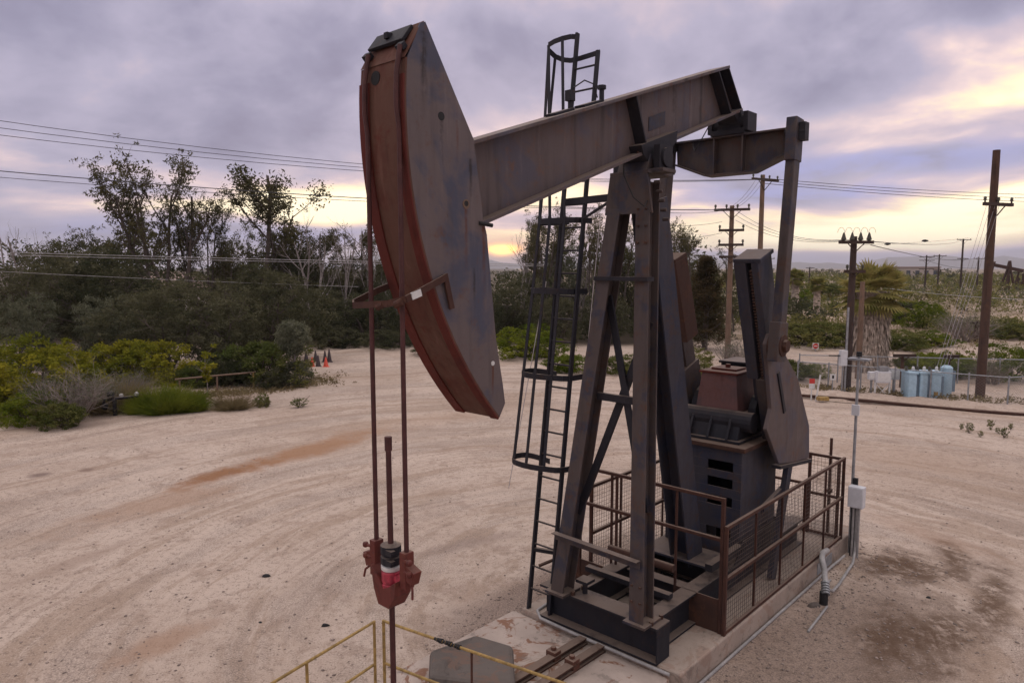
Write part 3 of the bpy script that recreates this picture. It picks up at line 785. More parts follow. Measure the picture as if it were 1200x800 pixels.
# cranks, pointing up
CB, CT = np.array((3.52, 0, 2.42)), np.array((2.62, 0, 5.03))
cd = (CT - CB) / np.linalg.norm(CT - CB); cn = np.array((cd[2], 0, -cd[0]))      # cn points away from the front
for s_ in (-1, 1):
    y_ = lambda v: np.array((0, s_ * v, 0))
    b = MB()
    b.obox(CB + y_(.655), CT + y_(.655) - cd * .06, (1, 0, 0), 0.30, 0.078, oa=0.10)
    b.obox(CB + y_(.655) - cd * .1, CB + y_(.655) + cd * 1.0, (1, 0, 0), 0.50, 0.16, oa=0.03)
    crank = b.build('crank_arm', M['steel'], ROOT, bevel=0.004)
    b = MB()
    for k in range(46):
        p = CB + cd * (0.60 + k * 0.045) - cn * 0.115 + y_(.672); b.obox(p, p + cd * 0.022, (0, 1, 0), 0.044, 0.15)
    b.build('gear_rack', M['rust'], crank)
    b = MB(); Lc = np.linalg.norm(CT - CB)
    WW = .46 if s_ < 0 else .36
    b.obox(CB + y_(.53) + cd * (1.0 if s_ < 0 else 1.5), CT + y_(.53), (1, 0, 0), WW, 0.17, oa=0.02 - (.46 - WW) / 2)
    if s_ < 0: b.obox(CB + y_(.53) + cd * .45, CB + y_(.53) + cd * .99, (1, 0, 0), 0.30, 0.13, oa=0.06)
    b.build('counterweight', M['blue'] if s_ < 0 else M['rust'], crank, bevel=0.012)
    b = MB(); b.obox(CB + y_(.745) + cd * (0.55 if s_ < 0 else 1.5), CT + y_(.745), (1, 0, 0), WW, 0.10, oa=0.02 - (.46 - WW) / 2)
    b.obox(CT + y_(.64) + cd * .001, CT + y_(.64) + cd * .06, (1, 0, 0), WW, 0.39, oa=0.02 - (.46 - WW) / 2)
    b.build('counterweight', M['blue'] if s_ < 0 else M['rust'], crank, bevel=0.012)
b = MB(); b.cyl((3.45, -.78, 2.72), (3.45, .78, 2.72), 0.13, 20); b.build('crank_shaft', M['dark'], ROOT, smooth=True)

# gearbox on its pedestal
b = MB()
U0, U1_, VV = 2.57, 3.80, 0.60
for (z0, z1) in ((0.752, 0.98), (1.12, 1.46), (1.60, 1.73), (1.87, 1.98), (2.12, 2.30)):
    b.box(U0, U0 + .02, -VV, VV, z0, z1)
for (z0, z1) in ((0.98, 1.12), (1.46, 1.60), (1.73, 1.87), (1.98, 2.12)):
    b.box(U0, U0 + .02, -VV, -0.47, z0, z1); b.box(U0, U0 + .02, -0.08, VV, z0, z1)
b.box(U0 + .0205, U1_, -VV, -VV + .02, 0.752, 2.30); b.box(U0 + .0205, U1_, VV - .02, VV, 0.752, 2.30); b.box(U1_ - .02, U1_, -VV + .0205, VV - .0205, 0.752, 2.30)
ped = b.build('gearbox_pedestal', M['blue'], ROOT, bevel=0.003)
b = MB(); b.box(U0 - .05, U1_ + .06, -VV - .06, VV + .06, 2.301, 2.365)
b.build('pedestal_lip', M['rust'], ped, bevel=0.006)
b = MB()
b.prism([(2.72, 2.366), (3.98, 2.366), (3.94, 2.714), (2.86, 2.714)], 1, -.44, .44)
b.box(2.68, 4.02, -.50, .50, 2.366, 2.41)
for v in (-.3, 0, .3): b.prism([(2.66, 2.41), (2.80, 2.41), (2.86, 2.70), (2.80, 2.70)], 1, v - .02, v + .02)
for v in (-.46, .46): b.cyl((3.45, v - .06, 2.74), (3.45, v + .06, 2.74), 0.30, 20)
b.cyl((2.95, -.60, 2.66), (2.95, .60, 2.66), 0.15, 16)
gb = b.build('gearbox', M['dark'], ROOT, bevel=0.01)
b = MB()
c0, c1 = [(2.95, -.34), (3.76, -.34), (3.76, .34), (2.95, .34)], [(3.0, -.28), (3.70, -.28), (3.70, .28), (3.0, .28)]
b.add([(u, v, 2.77) for u, v in c0] + [(u, v, 3.32) for u, v in c1], [(3, 2, 1, 0), (4, 5, 6, 7), (0, 1, 5, 4), (1, 2, 6, 5), (2, 3, 7, 6), (3, 0, 4, 7)])
b.box(2.88, 3.84, -.40, .40, 2.715, 2.768)
cv = b.build('gearbox_cover', M['cover'], gb, bevel=0.012)
b = MB(); b.box(2.97, 3.73, -.31, .31, 3.321, 3.355); b.box(3.15, 3.5, -.2, .2, 3.356, 3.385); b.cyl((3.3, 0.0, 3.385), (3.3, 0.0, 3.44), 0.04, 8)
b.build('cover_lid', M['red'], cv, bevel=0.005)
b = MB(); b.box(3.80, 4.35, -.36, .36, 2.6, 3.38); b.box(3.77, 4.38, -.39, .39, 3.381, 3.42); b.build('rear_cover', M['dark'], gb, bevel=0.01)
MB().obox((3.55, -.33, 3.36), (3.75, -.62, 2.85), (1, 0, 0), 0.07, 0.05).build('strut', M['steel'], gb)

# belt guard with its leg, motor behind the pedestal
gpoly = [(2.76, 2.64), (2.90, 2.92), (2.64, 3.86), (2.75, 4.0), (3.25, 3.72), (3.86, 3.24), (4.42, 2.42), (4.48, 1.89), (3.82, 1.95), (3.26, 2.04)]
b = MB(); b.prism(gpoly, 1, -.862, -.802)
gd = b.build('belt_guard', M['beam'], ROOT, bevel=0.012)
MB().obox((3.07, -.868, 3.42), (3.36, -.868, 2.80), (1, 0, 0), 0.07, 0.03).build('guard_rib', M['dark'], gd, bevel=0.003)
b = MB(); b.obox((3.22, -.83, 2.0), (4.50, -.83, 1.85), (0, 0, 1), 0.05, 0.14)
b.build('guard_rib', M['dark'], gd, bevel=0.003)
b = MB(); b.obox((3.665, -.84, 1.94), (3.18, -.84, 0.32), (1, 0, 0), 0.16, 0.08); b.obox((3.72, -.80, 1.62), (2.85, -.80, 1.45), (0, 0, 1), 0.08, 0.06)
b.build('guard_support', M['blue'], gd, bevel=0.003)
b = MB(); b.prism([(2.3, .75), (2.55, 1.02), (3.9, 1.02), (3.9, .75)], 1, -.67, -.655); b.obox((1.6, -.62, .92), (2.55, -.62, .92), (0, 0, 1), .1, .1)
b.build('side_plate', M['dark'], ROOT)
b = MB(); b.tube([(1.15, -.36, 0.98), (1.15, .66, 0.98)], 0.055, 10); b.build('cross_pipe', M['rust'], ROOT, smooth=True)

# ladder and cage
LU = lambda w_: 0.07 + 0.1265 * (w_ - 0.3)
LV, RV = 1.23, 0.86
b = MB()
b.obox((LU(.3), LV, .225), (LU(8.05), LV, 8.05), (1, 0, 0), 0.065, 0.03)
b.obox((LU(.3), RV, .225), (LU(7.74), RV, 7.74), (1, 0, 0), 0.065, 0.03)
b.obox((LU(5.8), LV + .0, 5.78), (0.72, -0.10, 5.80), (0, 0, 1), 0.09, 0.06); b.obox((LU(5.4), RV - .02, 5.55), (0.72, .42, 5.75), (0, 0, 1), 0.03, 0.03)
b.obox((LU(1.2), LV, 1.1), (LU(1.2) + .2, RV - .2, 1.1), (0, 0, 1), .05, .05)
lad = b.build('ladder', M['dark'], ROOT)
for k in range(24):
    w_ = 0.58 + k * 0.3035
    MB().tube([(LU(w_), LV - .01, w_), (LU(w_), RV + .01, w_)], 0.014, 6).build('rung', M['dark'], lad)
cageP = [(.27, .80), (-.03, .84), (-.14, 1.06), (-.19, 1.33), (-.14, 1.60), (.05, 1.76), (.24, 1.70), (.24, 1.42), (.20, 1.24)]
CF = []
for _i in range(len(cageP) - 1):      # rounded outline for the hoops
    p_, q_ = np.array(cageP[_i]), np.array(cageP[_i + 1]); a_ = np.array(cageP[max(_i - 1, 0)]); b_ = np.array(cageP[min(_i + 2, len(cageP) - 1)])
    for t_ in (0, .33, .67): CF.append(.5 * (2 * p_ + (q_ - a_) * t_ + (2 * a_ - 5 * p_ + 4 * q_ - b_) * t_ ** 2 + (3 * p_ - a_ - 3 * q_ + b_) * t_ ** 3))
CF.append(np.array(cageP[-1]))
cag = MB()


def hoop(w_, k=1.0):
    pts = [np.array((LU(w_) + p[0] * k, LV + (p[1] - LV) * k, w_)) for p in cageP]
    m_ = MB(); fp_ = [np.array((LU(w_) + p[0] * k, LV + (p[1] - LV) * k, w_)) for p in CF]
    for p, q in zip(fp_[:-1], fp_[1:]): m_.obox(p, q, (0, 0, 1), 0.075, 0.014)
    m_.build('cage_hoop', M['dark'], lad)
    return pts


hs = [hoop(w_, k) for w_, k in ((2.25, 1.0), (3.45, .92), (4.59, .84), (5.53, .80))]
tp = [(1.05, 1.23, 8.0), (1.0, 1.30, 8.01), (0.96, 1.42, 8.0), (0.96, 1.56, 7.99), (0.97, 1.67, 7.97), (1.03, 1.72, 7.92), (1.08, 1.64, 7.83), (1.11, 1.52, 7.77), (1.12, 1.40, 7.74), (1.10, 1.23, 7.73), (1.05, 0.86, 7.73)]
for p, q in zip(tp[:-1], tp[1:]): cag.obox(p, q, (0, 0, 1), 0.065, 0.014)
cag.build('cage_hoop', M['dark'], lad)
for i, ti in ((2, 2), (3, 4), (4, 5), (5, 6)):
    pts = [h[i] for h in hs] + [np.array(tp[ti])]
    m_ = MB()
    for p, q in zip(pts[:-1], pts[1:]): m_.obox(p, q, (1, 0, 0), 0.01, 0.045)
    m_.build('cage_strap', M['dark'], lad)
b = MB()
b.tube([(0.08, 1.05, .95), (.32, 0.95, 1.0), (.32, .75, .95)], .025, 6)
b.build('ladder_bracket', M['rust'], lad)

# ------------------------------------------------------------------ guard railings round the unit
def wire_mesh(c0, c1, z0, z1, fixed, along, pitch=0.06, r=0.0017):
    """welded mesh panel; along 0: runs along u at v=fixed, along 1: runs along v at u=fixed"""
    m_ = MB()
    P = (lambda c, z: (c, fixed, z)) if along == 0 else (lambda c, z: (fixed, c, z))
    aw = (0, 1, 0) if along == 0 else (1, 0, 0)
    n = int((c1 - c0) / pitch)
    for i in range(1, n): c = c0 + (c1 - c0) * i / n; m_.obox(P(c, z0), P(c, z1), aw, 2 * r, 2 * r)
    n = int((z1 - z0) / pitch)
    for i in range(1, n): z = z0 + (z1 - z0) * i / n; m_.obox(P(c0, z), P(c1, z), aw, 2 * r, 2 * r, oa=2 * r)
    return m_


def railing(label, along, fixed, c0, c1, tops, posts, group, zb=0.30, mesh=True, pitch=0.06, th=0.043):
    P = (lambda c, z: (c, fixed, z)) if along == 0 else (lambda c, z: (fixed, c, z))
    aw = (0, 1, 0) if along == 0 else (1, 0, 0)
    base = P((c0 + c1) / 2, zb)
    t = padthing('guard_railing', label, 'railing', *base, group=group)
    for i, z in enumerate(tops):
        MB().obox(P(c0 + th / 2 + .001, z), P(c1 - th / 2 - .001, z), aw, th, th).build('rail', M['rail'], t, bevel=0.003)
    for c in posts:
        k = 1.0 if c in (c0, c1) else 0.62
        MB().obox(P(c, zb), P(c, max(tops) + (th / 2 if k == 1 else -th / 2)), aw, th * k, th * k, oa=(0 if k == 1 else .02)).build('post', M['rail'], t)
    if mesh: wire_mesh(c0, c1, min(tops), max(tops), fixed + (0.03 if along == 0 else .03), along, pitch).build('wire_mesh', M['mesh'], t)
    return t


G = 'rusty guard railings round the oil pump'
railing('rusty brown guard railing with wire mesh along the near side of the pump', 0, -1.06, 1.18, 5.56, (0.335, 1.03, 1.70), (1.18, 2.10, 2.98, 3.87, 4.76, 5.56), G, 0.30)
railing('rusty mesh guard railing along the far side of the pump, seen between its legs', 0, 1.06, 1.26, 5.5, (0.35, 1.06, 1.76), (1.26, 1.95, 2.05, 3.3, 4.4, 5.5), G, 0.30)
t = railing('rusty guard railing across the pump just behind its front legs, with a brown kick plate', 1, 1.2, -1.0, 1.22, (1.52, 2.04), (-1.0, -0.34, 0.60, 0.68, 1.22), G, 0.30, mesh=False)
MB().box(1.19, 1.205, -0.97, -0.37, 0.302, 0.74).build('kick_plate', M['rust'], t)
MB().box(1.19, 1.205, 0.72, 1.30, 0.312, 0.66).build('kick_plate', M['rust'], t)
railing('dark mesh gate panel standing at the rear corner of the pump enclosure', 1, 5.5, -1.0, -0.52, (0.34, 1.02, 1.70), (-1.0, -0.52), G, 0.30, pitch=0.06, th=0.045)
railing('low dark mesh panel behind the gearbox at the rear of the pump enclosure', 1, 5.5, -0.46, 1.0, (0.34, 1.16), (-0.46, 0.27, 1.0), G, 0.30, pitch=0.06, th=0.045)
t = padthing('fence_post', 'thin dark post rising above the rear corner of the rusty railing', 'post', 5.62, -0.82, 0.30)
MB().cyl((5.62, -.82, .30), (5.62, -.82, 2.0), 0.025, 8).build('post_tube', M['rail'], t)
MB().box(5.58, 5.66, -.86, -.78, 1.05, 1.10).build('clip', M['rust'], t)

# yellow railing round the wellhead
YG = 'yellow pipe railings round the wellhead'
t = padthing('pipe_railing', 'rust flecked yellow pipe railing running to the right in front of the concrete block', 'railing', -2.2, 0.05, 0, YG)
for z, zz in ((1.10, 0), (0.62, 0)):
    MB().tube([(-2.42, 1.14, z), (-1.99, -1.15, z)], 0.015, 8).build('rail', M['yellow'], t, smooth=True)
for k, r_ in ((0.0, .017), (0.50, .012), (0.97, .016)):
    MB().cyl((-2.42 + .43 * k, 1.14 - 2.29 * k, 0.0), (-2.42 + .43 * k, 1.14 - 2.29 * k, 1.11), r_, 8).build('post', M['yellow'] if k != .5 else M['rail'], t, smooth=True)
b = MB()
for k in range(9): b.tube([(-2.42 + .43 * q, 1.14 - 2.29 * q, 1.10) for q in (.30 + .016 * k, .312 + .016 * k)], 0.018 + .005 * ((k * 7) % 3), 6)
b.build('tape_wrap', M['black'], t)
t = padthing('pipe_railing', 'rust flecked yellow pipe railing running left from the pump rod out of frame', 'railing', -3.2, 1.16, 0, YG)
for z in (1.10, 0.62): MB().tube([(-2.50, 1.20, z), (-4.6, 0.82, z)], 0.015, 8).build('rail', M['yellow'], t, smooth=True)
for k in (0.0, 0.44, 0.95): MB().cyl((-2.50 - 2.1 * k, 1.20 - .38 * k, 0), (-2.50 - 2.1 * k, 1.20 - .38 * k, 1.11), 0.016, 8).build('post', M['yellow'], t, smooth=True)

# wellhead (its stuffing box sits just below the frame) and the dark valve cap beside it
t = padthing('wellhead', 'rusty wellhead stuffing box under the polished rod, below the frame', 'wellhead', -3.2, -0.035, 0)
MB().lathe((-3.2, -.035, 0), [(.16, 0), (.16, .08), (.09, .1), (.09, .42), (.14, .44), (.14, .52), (.07, .54), (.07, .85), (.04, .88)], 16).build('casing', M['rust'], t, smooth=True)
MB().cyl((-3.2, -.035, .3), (-3.2, .5, .3), .05, 10).build('flow_tee', M['rust'], t, smooth=True)
t = padthing('valve', 'blue black valve cap peeping in at the bottom edge under the yellow railing', 'valve', -3.2, 1.0, 0)
MB().cyl((-3.2, 1.0, 0), (-3.2, 1.0, .60), .05, 10).build('stem_pipe', M['rust'], t, smooth=True)
b = MB(); b.lathe((-3.2, 1.0, .58), [(.05, 0), (.085, .03), (.09, .10), (.07, .14), (.03, .16)], 14); b.build('cap', M['bluecap'], t, smooth=True)
b = MB(); b.lathe((-3.2, .90, .62), [(.04, 0), (.065, .02), (.065, .08), (.04, .10)], 12); b.build('cap', M['bluecap'], t, smooth=True)
# concrete block
b = MB(); pl = [(-2.10, .78), (-1.72, 1.20), (-1.10, 1.06), (-.98, .55), (-1.60, -.05)]
b.prism(pl, 2, -0.05, 0.46)
o = b.build('concrete_block', M['block'], None, bevel=0.05); o.location = pad(0, 0); o.rotation_euler[2] = YAW
tag(o, 'rough dark grey concrete block behind the yellow railing', 'block')
# steel channels lying on the slab
CG = 'rusty rails lying on the front slab'
for (va, vb, lab) in ((0.26, 0.21, 'rusty steel rail on the stained slab, the one nearer the concrete block'), (-0.02, -0.06, 'rusty steel rail on the stained slab, the one nearer the pump corner')):
    t = padthing('steel_rail', lab, 'rail', -1.3, va, 0.225, CG)
    b = MB(); b.ibeam((-2.7, va, .272), (-0.03, vb, .272), (0, 0, 1), .09, .11, .022, .03); b.build('rail_bar', M['rust'], t)
    b = MB(); b.box(-.66, -.54, va - .085, va + .055, .2265, .36); b.cyl((-.6, va - .015, .36), (-.6, va - .015, .40), .035, 8); b.build('clamp', M['face'], t, bevel=.008)
# conduit along the foot of the base and down the side of the pad
o = MB().tube([(0.3, 1.10, .32), (.08, 1.08, .315), (-.03, .93, .30), (-.045, .4, .30), (-.045, -1.0, .30)], 0.02, 8).build('conduit_pipe', M['conduit'], None, smooth=True)
o.location = pad(0, 0); o.rotation_euler[2] = YAW; tag(o, 'grey conduit laid along the front edge of the pad below the dark base beam', 'conduit')
o = MB().tube([(-.05, -1.13, .02), (3.6, -1.14, .03), (4.9, -1.15, .05), (5.35, -1.20, .10)], 0.02, 8).build('conduit_pipe', M['conduit'], None, smooth=True)
o.location = pad(0, 0); o.rotation_euler[2] = YAW; tag(o, 'straight grey conduit lying along the foot of the long pad side', 'conduit')
# riser with hose and electric box
t = padthing('electric_riser', 'flexible grey conduit bending from the pad edge down to a dark stub in the gravel', 'conduit', 3.55, -1.48, 0)
MB().tube([(4.72, -1.12, .36), (4.45, -1.14, .40), (4.25, -1.20, .37), (4.10, -1.30, .27), (3.85, -1.38, .28), (3.68, -1.45, .30), (3.58, -1.48, .22)], 0.045, 10).build('flexible_hose', M['conduit'], t, smooth=True)
b = MB()
for k in range(5): b.cyl((3.64 - .02 * k, -1.46 - .01 * k, .29 - .03 * k), (3.62 - .02 * k, -1.47 - .01 * k, .275 - .03 * k), 0.06, 10)
b.build('coupling', M['galv'], t)
MB().cyl((3.55, -1.48, -.05), (3.55, -1.48, .18), .06, 12).build('stub_pipe', M['black'], t)
MB().tube([(3.62, -1.46, .22), (3.8, -1.52, .12), (4.3, -1.45, .03), (5.3, -1.35, .03), (5.55, -1.30, .12), (5.62, -1.28, .35), (5.62, -1.28, .92)], .022, 8).build('conduit', M['conduit'], t, smooth=True)
t = padthing('electric_box', 'pale grey electric box on a short dark post beside the rear of the pad', 'electric box', 5.62, -1.25, 0)
MB().box(5.66, 5.73, -1.25, -1.18, -.05, 1.36).build('post', M['black'], t)
b = MB(); b.box(5.50, 5.655, -1.40, -1.16, .90, 1.26); b.build('housing', M['boxgrey'], t, bevel=.01)
b = MB(); b.box(5.488, 5.499, -1.39, -1.17, .915, 1.245); b.build('door', M['boxgrey'], t, bevel=.004)
MB().cyl((5.58, -1.24, .03), (5.58, -1.24, .90), .02, 8).build('conduit', M['conduit'], t)
MB().cyl((5.58, -1.33, .03), (5.58, -1.33, .90), .02, 8).build('conduit', M['conduit'], t)
t = padthing('service_mast', 'slender galvanised mast rising behind the pale electric box', 'mast', 5.80, -1.14, 0)
MB().cyl((5.80, -1.14, -.05), (5.80, -1.14, 3.42), .027, 10, r1=.022).build('mast_tube', M['galv'], t, smooth=True)
b = MB(); b.box(5.70, 5.90, -1.32, -0.98, 3.36, 3.39); b.build('crossbar', M['galv'], t)
MB().cyl((5.80, -1.14, 3.42), (5.80, -1.14, 3.50), .045, 10).build('cap', M['black'], t)
b = MB(); b.box(5.74, 5.79, -1.2, -1.08, 2.42, 2.60); b.build('meter', M['boxgrey'], t)
o = MB().tube([(5.83, -1.12, 3.3), (5.86, -1.11, 2.0), (5.84, -1.13, .9), (5.80, -1.2, .6)], .007, 5).build('cable', M['wire'], None)
o.location = pad(0, 0); o.rotation_euler[2] = YAW; tag(o, 'thin dark cable hanging down the slender galvanised mast', 'cable')
o = MB().box(4.35, 5.0, -1.112, -1.102, .06, .24).build('wall_plate', M['galv'], None); o.location = pad(0, 0); o.rotation_euler[2] = YAW
tag(o, 'small metal plate fixed to the pad side above the bent conduit', 'plate')
b = MB()
for k in range(6):
    a_ = k * 1.05; b.box(3.9 + .16 * k, 4.05 + .16 * k, -1.33 - .02 * (k % 3), -1.29 - .02 * (k % 3), .0, .025)
# loose debris near the riser
lr = np.random.default_rng(5)
for (uu, vv, L_, lab) in ((2.55, -1.62, .9, 'pale broken pipe lying on the gravel left of the stub'), (3.95, -1.32, .45, 'short white pipe offcut lying beside the flexible conduit')):
    a_ = lr.uniform(-.1, .1); o = MB().cyl((0, 0, .02), (L_ * cos(a_), L_ * sin(a_), .025), .017, 7).build('pipe_offcut', M['conduit'], None)
    o.location = pad(uu, vv); o.rotation_euler[2] = YAW; tag(o, lab, 'pipe')

# pebbles and clods over the yard: nobody could count them
pr = np.random.default_rng(11)


def rocks(n, place, smin, smax):
    base_v = np.array([(1, 0, 0), (-1, 0, 0), (0, 1, 0), (0, -1, 0), (0, 0, 1), (0, 0, -1)], float)
    base_f = np.array([(0, 2, 4), (2, 1, 4), (1, 3, 4), (3, 0, 4), (2, 0, 5), (1, 2, 5), (3, 1, 5), (0, 3, 5)])
    P_ = place(n); n = len(P_)
    S_ = smin * (smax / smin) ** (pr.random(n) ** 2.2)
    v = base_v[None] * (S_[:, None, None] * pr.uniform(.55, 1.25, (n, 6, 1)))
    a_ = pr.uniform(0, 6.28, n); c_, s_ = np.cos(a_), np.sin(a_)
    x = v[..., 0] * c_[:, None] - v[..., 1] * s_[:, None]; y = v[..., 0] * s_[:, None] + v[..., 1] * c_[:, None]
    z = v[..., 2] * .6
    V_ = np.stack([x + P_[:, None, 0], y + P_[:, None, 1], z + (P_[:, 2] + S_ * .15)[:, None]], -1).reshape(-1, 3)
    F_ = (base_f[None] + (np.arange(n) * 6)[:, None, None]).reshape(-1, 3)
    return V_, F_


def inpad(x, y):
    du, dv = x - OX, y - OY
    u = du * UX + dv * UY; v = du * VX + dv * VY
    return (u > -2.95) & (u < 6.35) & (v > -1.12) & (v < 1.47)


def pl_yard(n):
    y = 5.5 + 34 * pr.random(n) ** 1.7; x = pr.uniform(-.8, .8, n) * y * 0.95
    k = ~inpad(x, y); x, y = x[k], y[k]
    return np.stack([x, y, hgt(x, y)], 1)


def pl_pad(n):
    u = pr.uniform(-1, 6.5, n)
    v = np.where(pr.random(n) < .62, -1.14 - np.abs(pr.normal(0, .9, n)), 1.5 + np.abs(pr.normal(0, .38, n)))
    x = OX + u * UX + v * VX; y = OY + u * UY + v * VY
    k = ~inpad(x, y); x, y = x[k], y[k]
    return np.stack([x, y, hgt(x, y)], 1)


V_, F_ = rocks(11000, pl_yard, .005, .030)
struct(npmesh('pebbles', V_, F_, M['stone']), 'stuff')
V_, F_ = rocks(3600, pl_pad, .006, .032)
struct(npmesh('gravel', V_, F_, M['stone']), 'stuff')
for (px, py, s_, lab) in ((312, 675, .07, 'dark lump of earth on the sand left of the pump rod'), (381, 733, .06, 'dark bent scrap on the sand beside the yellow railing'),
                          (305, 729, .03, 'small dark stone on the sand below the lump of earth'), (955, 710, .10, 'pale rock on the gravel beside the pad'), (1088, 700, .04, 'tiny dark stone on the churned soil')):
    m_ = MB(); q = gp(px, py); a_ = np.linspace(0, 2 * pi, 9)[:-1]; rr = pr.uniform(.7, 1.25, 8) * s_
    m_.add([(c * cos(t_), c * sin(t_) * .6, z_) for z_, kk in ((0, 1), (s_ * .35, .8), (s_ * .55, .4)) for c, t_ in zip(rr * kk, a_)],
           [tuple(range(8))[::-1], tuple(range(16, 24))] + [(l * 8 + i, l * 8 + (i + 1) % 8, l * 8 + 8 + (i + 1) % 8, l * 8 + 8 + i) for l in (0, 1) for i in range(8)])
    o = m_.build('stone', M['block'] if px == 955 else M['black'], None); o.location = q; tag(o, lab, 'stone')

# ------------------------------------------------------------------ vegetation
def leaves(rng, centres, rad, n, size, aspect=0.45, flat=0.0, droop=0.0):
    """n small leaf faces scattered round every clump centre -> verts, quads"""
    centres = np.asarray(centres, float); K = len(centres)
    rad = np.broadcast_to(np.asarray(rad, float), (K,))
    tot = K * n
    d = rng.normal(size=(tot, 3)); d /= np.linalg.norm(d, axis=1)[:, None]
    r = rng.random(tot) ** 0.5
    c = np.repeat(centres, n, 0) + d * (r * np.repeat(rad, n))[:, None] * np.array((1, 1, .8))
    a = rng.normal(size=(tot, 3)); a[:, 2] = a[:, 2] * (1 - flat) - droop; a /= np.linalg.norm(a, axis=1)[:, None]
    b = np.cross(a, rng.normal(size=(tot, 3))); b /= np.linalg.norm(b, axis=1)[:, None] + 1e-9
    L = size * rng.uniform(.55, 1.35, tot)[:, None]; W = L * aspect
    v = np.stack([c - a * L * .5, c + b * W * .5, c + a * L * .5, c - b * W * .5], 1).reshape(-1, 3)
    return v, np.arange(tot * 4).reshape(-1, 4)


def crown_clumps(rng, n, c, rx, ry, rz, lumps=7, shell=0.55, zmin=None):
    """clump centres filling a lumpy ellipsoid, denser towards its surface"""
    ld = rng.normal(size=(lumps, 3)); ld /= np.linalg.norm(ld, axis=1)[:, None]; la = rng.uniform(.15, .5, lumps)
    d = rng.normal(size=(n * 2, 3)); d /= np.linalg.norm(d, axis=1)[:, None]
    k = 0.72 + (np.clip(d @ ld.T, 0, 1) ** 5 * la).sum(1)
    r = np.where(rng.random(n * 2) < shell, rng.uniform(.75, 1.0, n * 2), rng.random(n * 2) ** .5) * k
    p = np.array(c) + d * r[:, None] * np.array((rx, ry, rz))
    if zmin is not None: p = p[p[:, 2] > zmin]
    return p[:n]


def limb(rng, p, d, L, r, m, tips, depth, kink=.22, up=.12, spread=.75, kids=3, nseg=5, ratio=.62, lo=.35):
    pts = [np.array(p, float)]; d = np.array(d, float); d /= np.linalg.norm(d); ds = [d]
    for i in range(nseg):
        d = d + rng.normal(size=3) * kink * .5 + np.array((0, 0, up)); d /= np.linalg.norm(d)
        pts.append(pts[-1] + d * L / nseg); ds.append(d)
    m.tube(pts, list(np.linspace(r, r * (.45 if depth else .25), nseg + 1)), 5 if r > .04 else 4 if r > .015 else 3, cap=False)
    tips.append((pts[-1], depth))
    if depth > 0:
        for k in range(kids):
            f = rng.uniform(lo, 1.0); i = min(int(f * nseg), nseg - 1)
            q = pts[i] + (pts[i + 1] - pts[i]) * (f * nseg - i)
            s = rng.normal(size=3); s -= ds[i] * (s @ ds[i]); s /= np.linalg.norm(s)
            nd = ds[i] * (1 - spread * .5) + s * spread
            limb(rng, q, nd, L * ratio * rng.uniform(.75, 1.2), r * (1 - f * .5) * .55, m, tips, depth - 1, kink, up, spread, kids, max(3, nseg - 1), ratio, lo)
            tips.append((q, depth))


MESH = {}


def template(key, trunk_mb, trunk_mat, lv, lf, leaf_mat):
    """store meshes of a plant kind, built at unit scale round its base"""
    out_ = []
    if trunk_mb is not None and trunk_mb.v:
        o = trunk_mb.build('trunk', trunk_mat, None, smooth=True); out_.append(('trunk', o.data)); bpy.data.objects.remove(o)
    if lv is not None and len(lv):
        o = npmesh('crown', lv, lf, leaf_mat); out_.append(('crown', o.data)); bpy.data.objects.remove(o)
    MESH[key] = out_


def cat_leaves(*parts):
    V, Fs, k = [], [], 0
    for v, f in parts: V.append(v); Fs.append(f + k); k += len(v)
    return np.concatenate(V), np.concatenate(Fs)


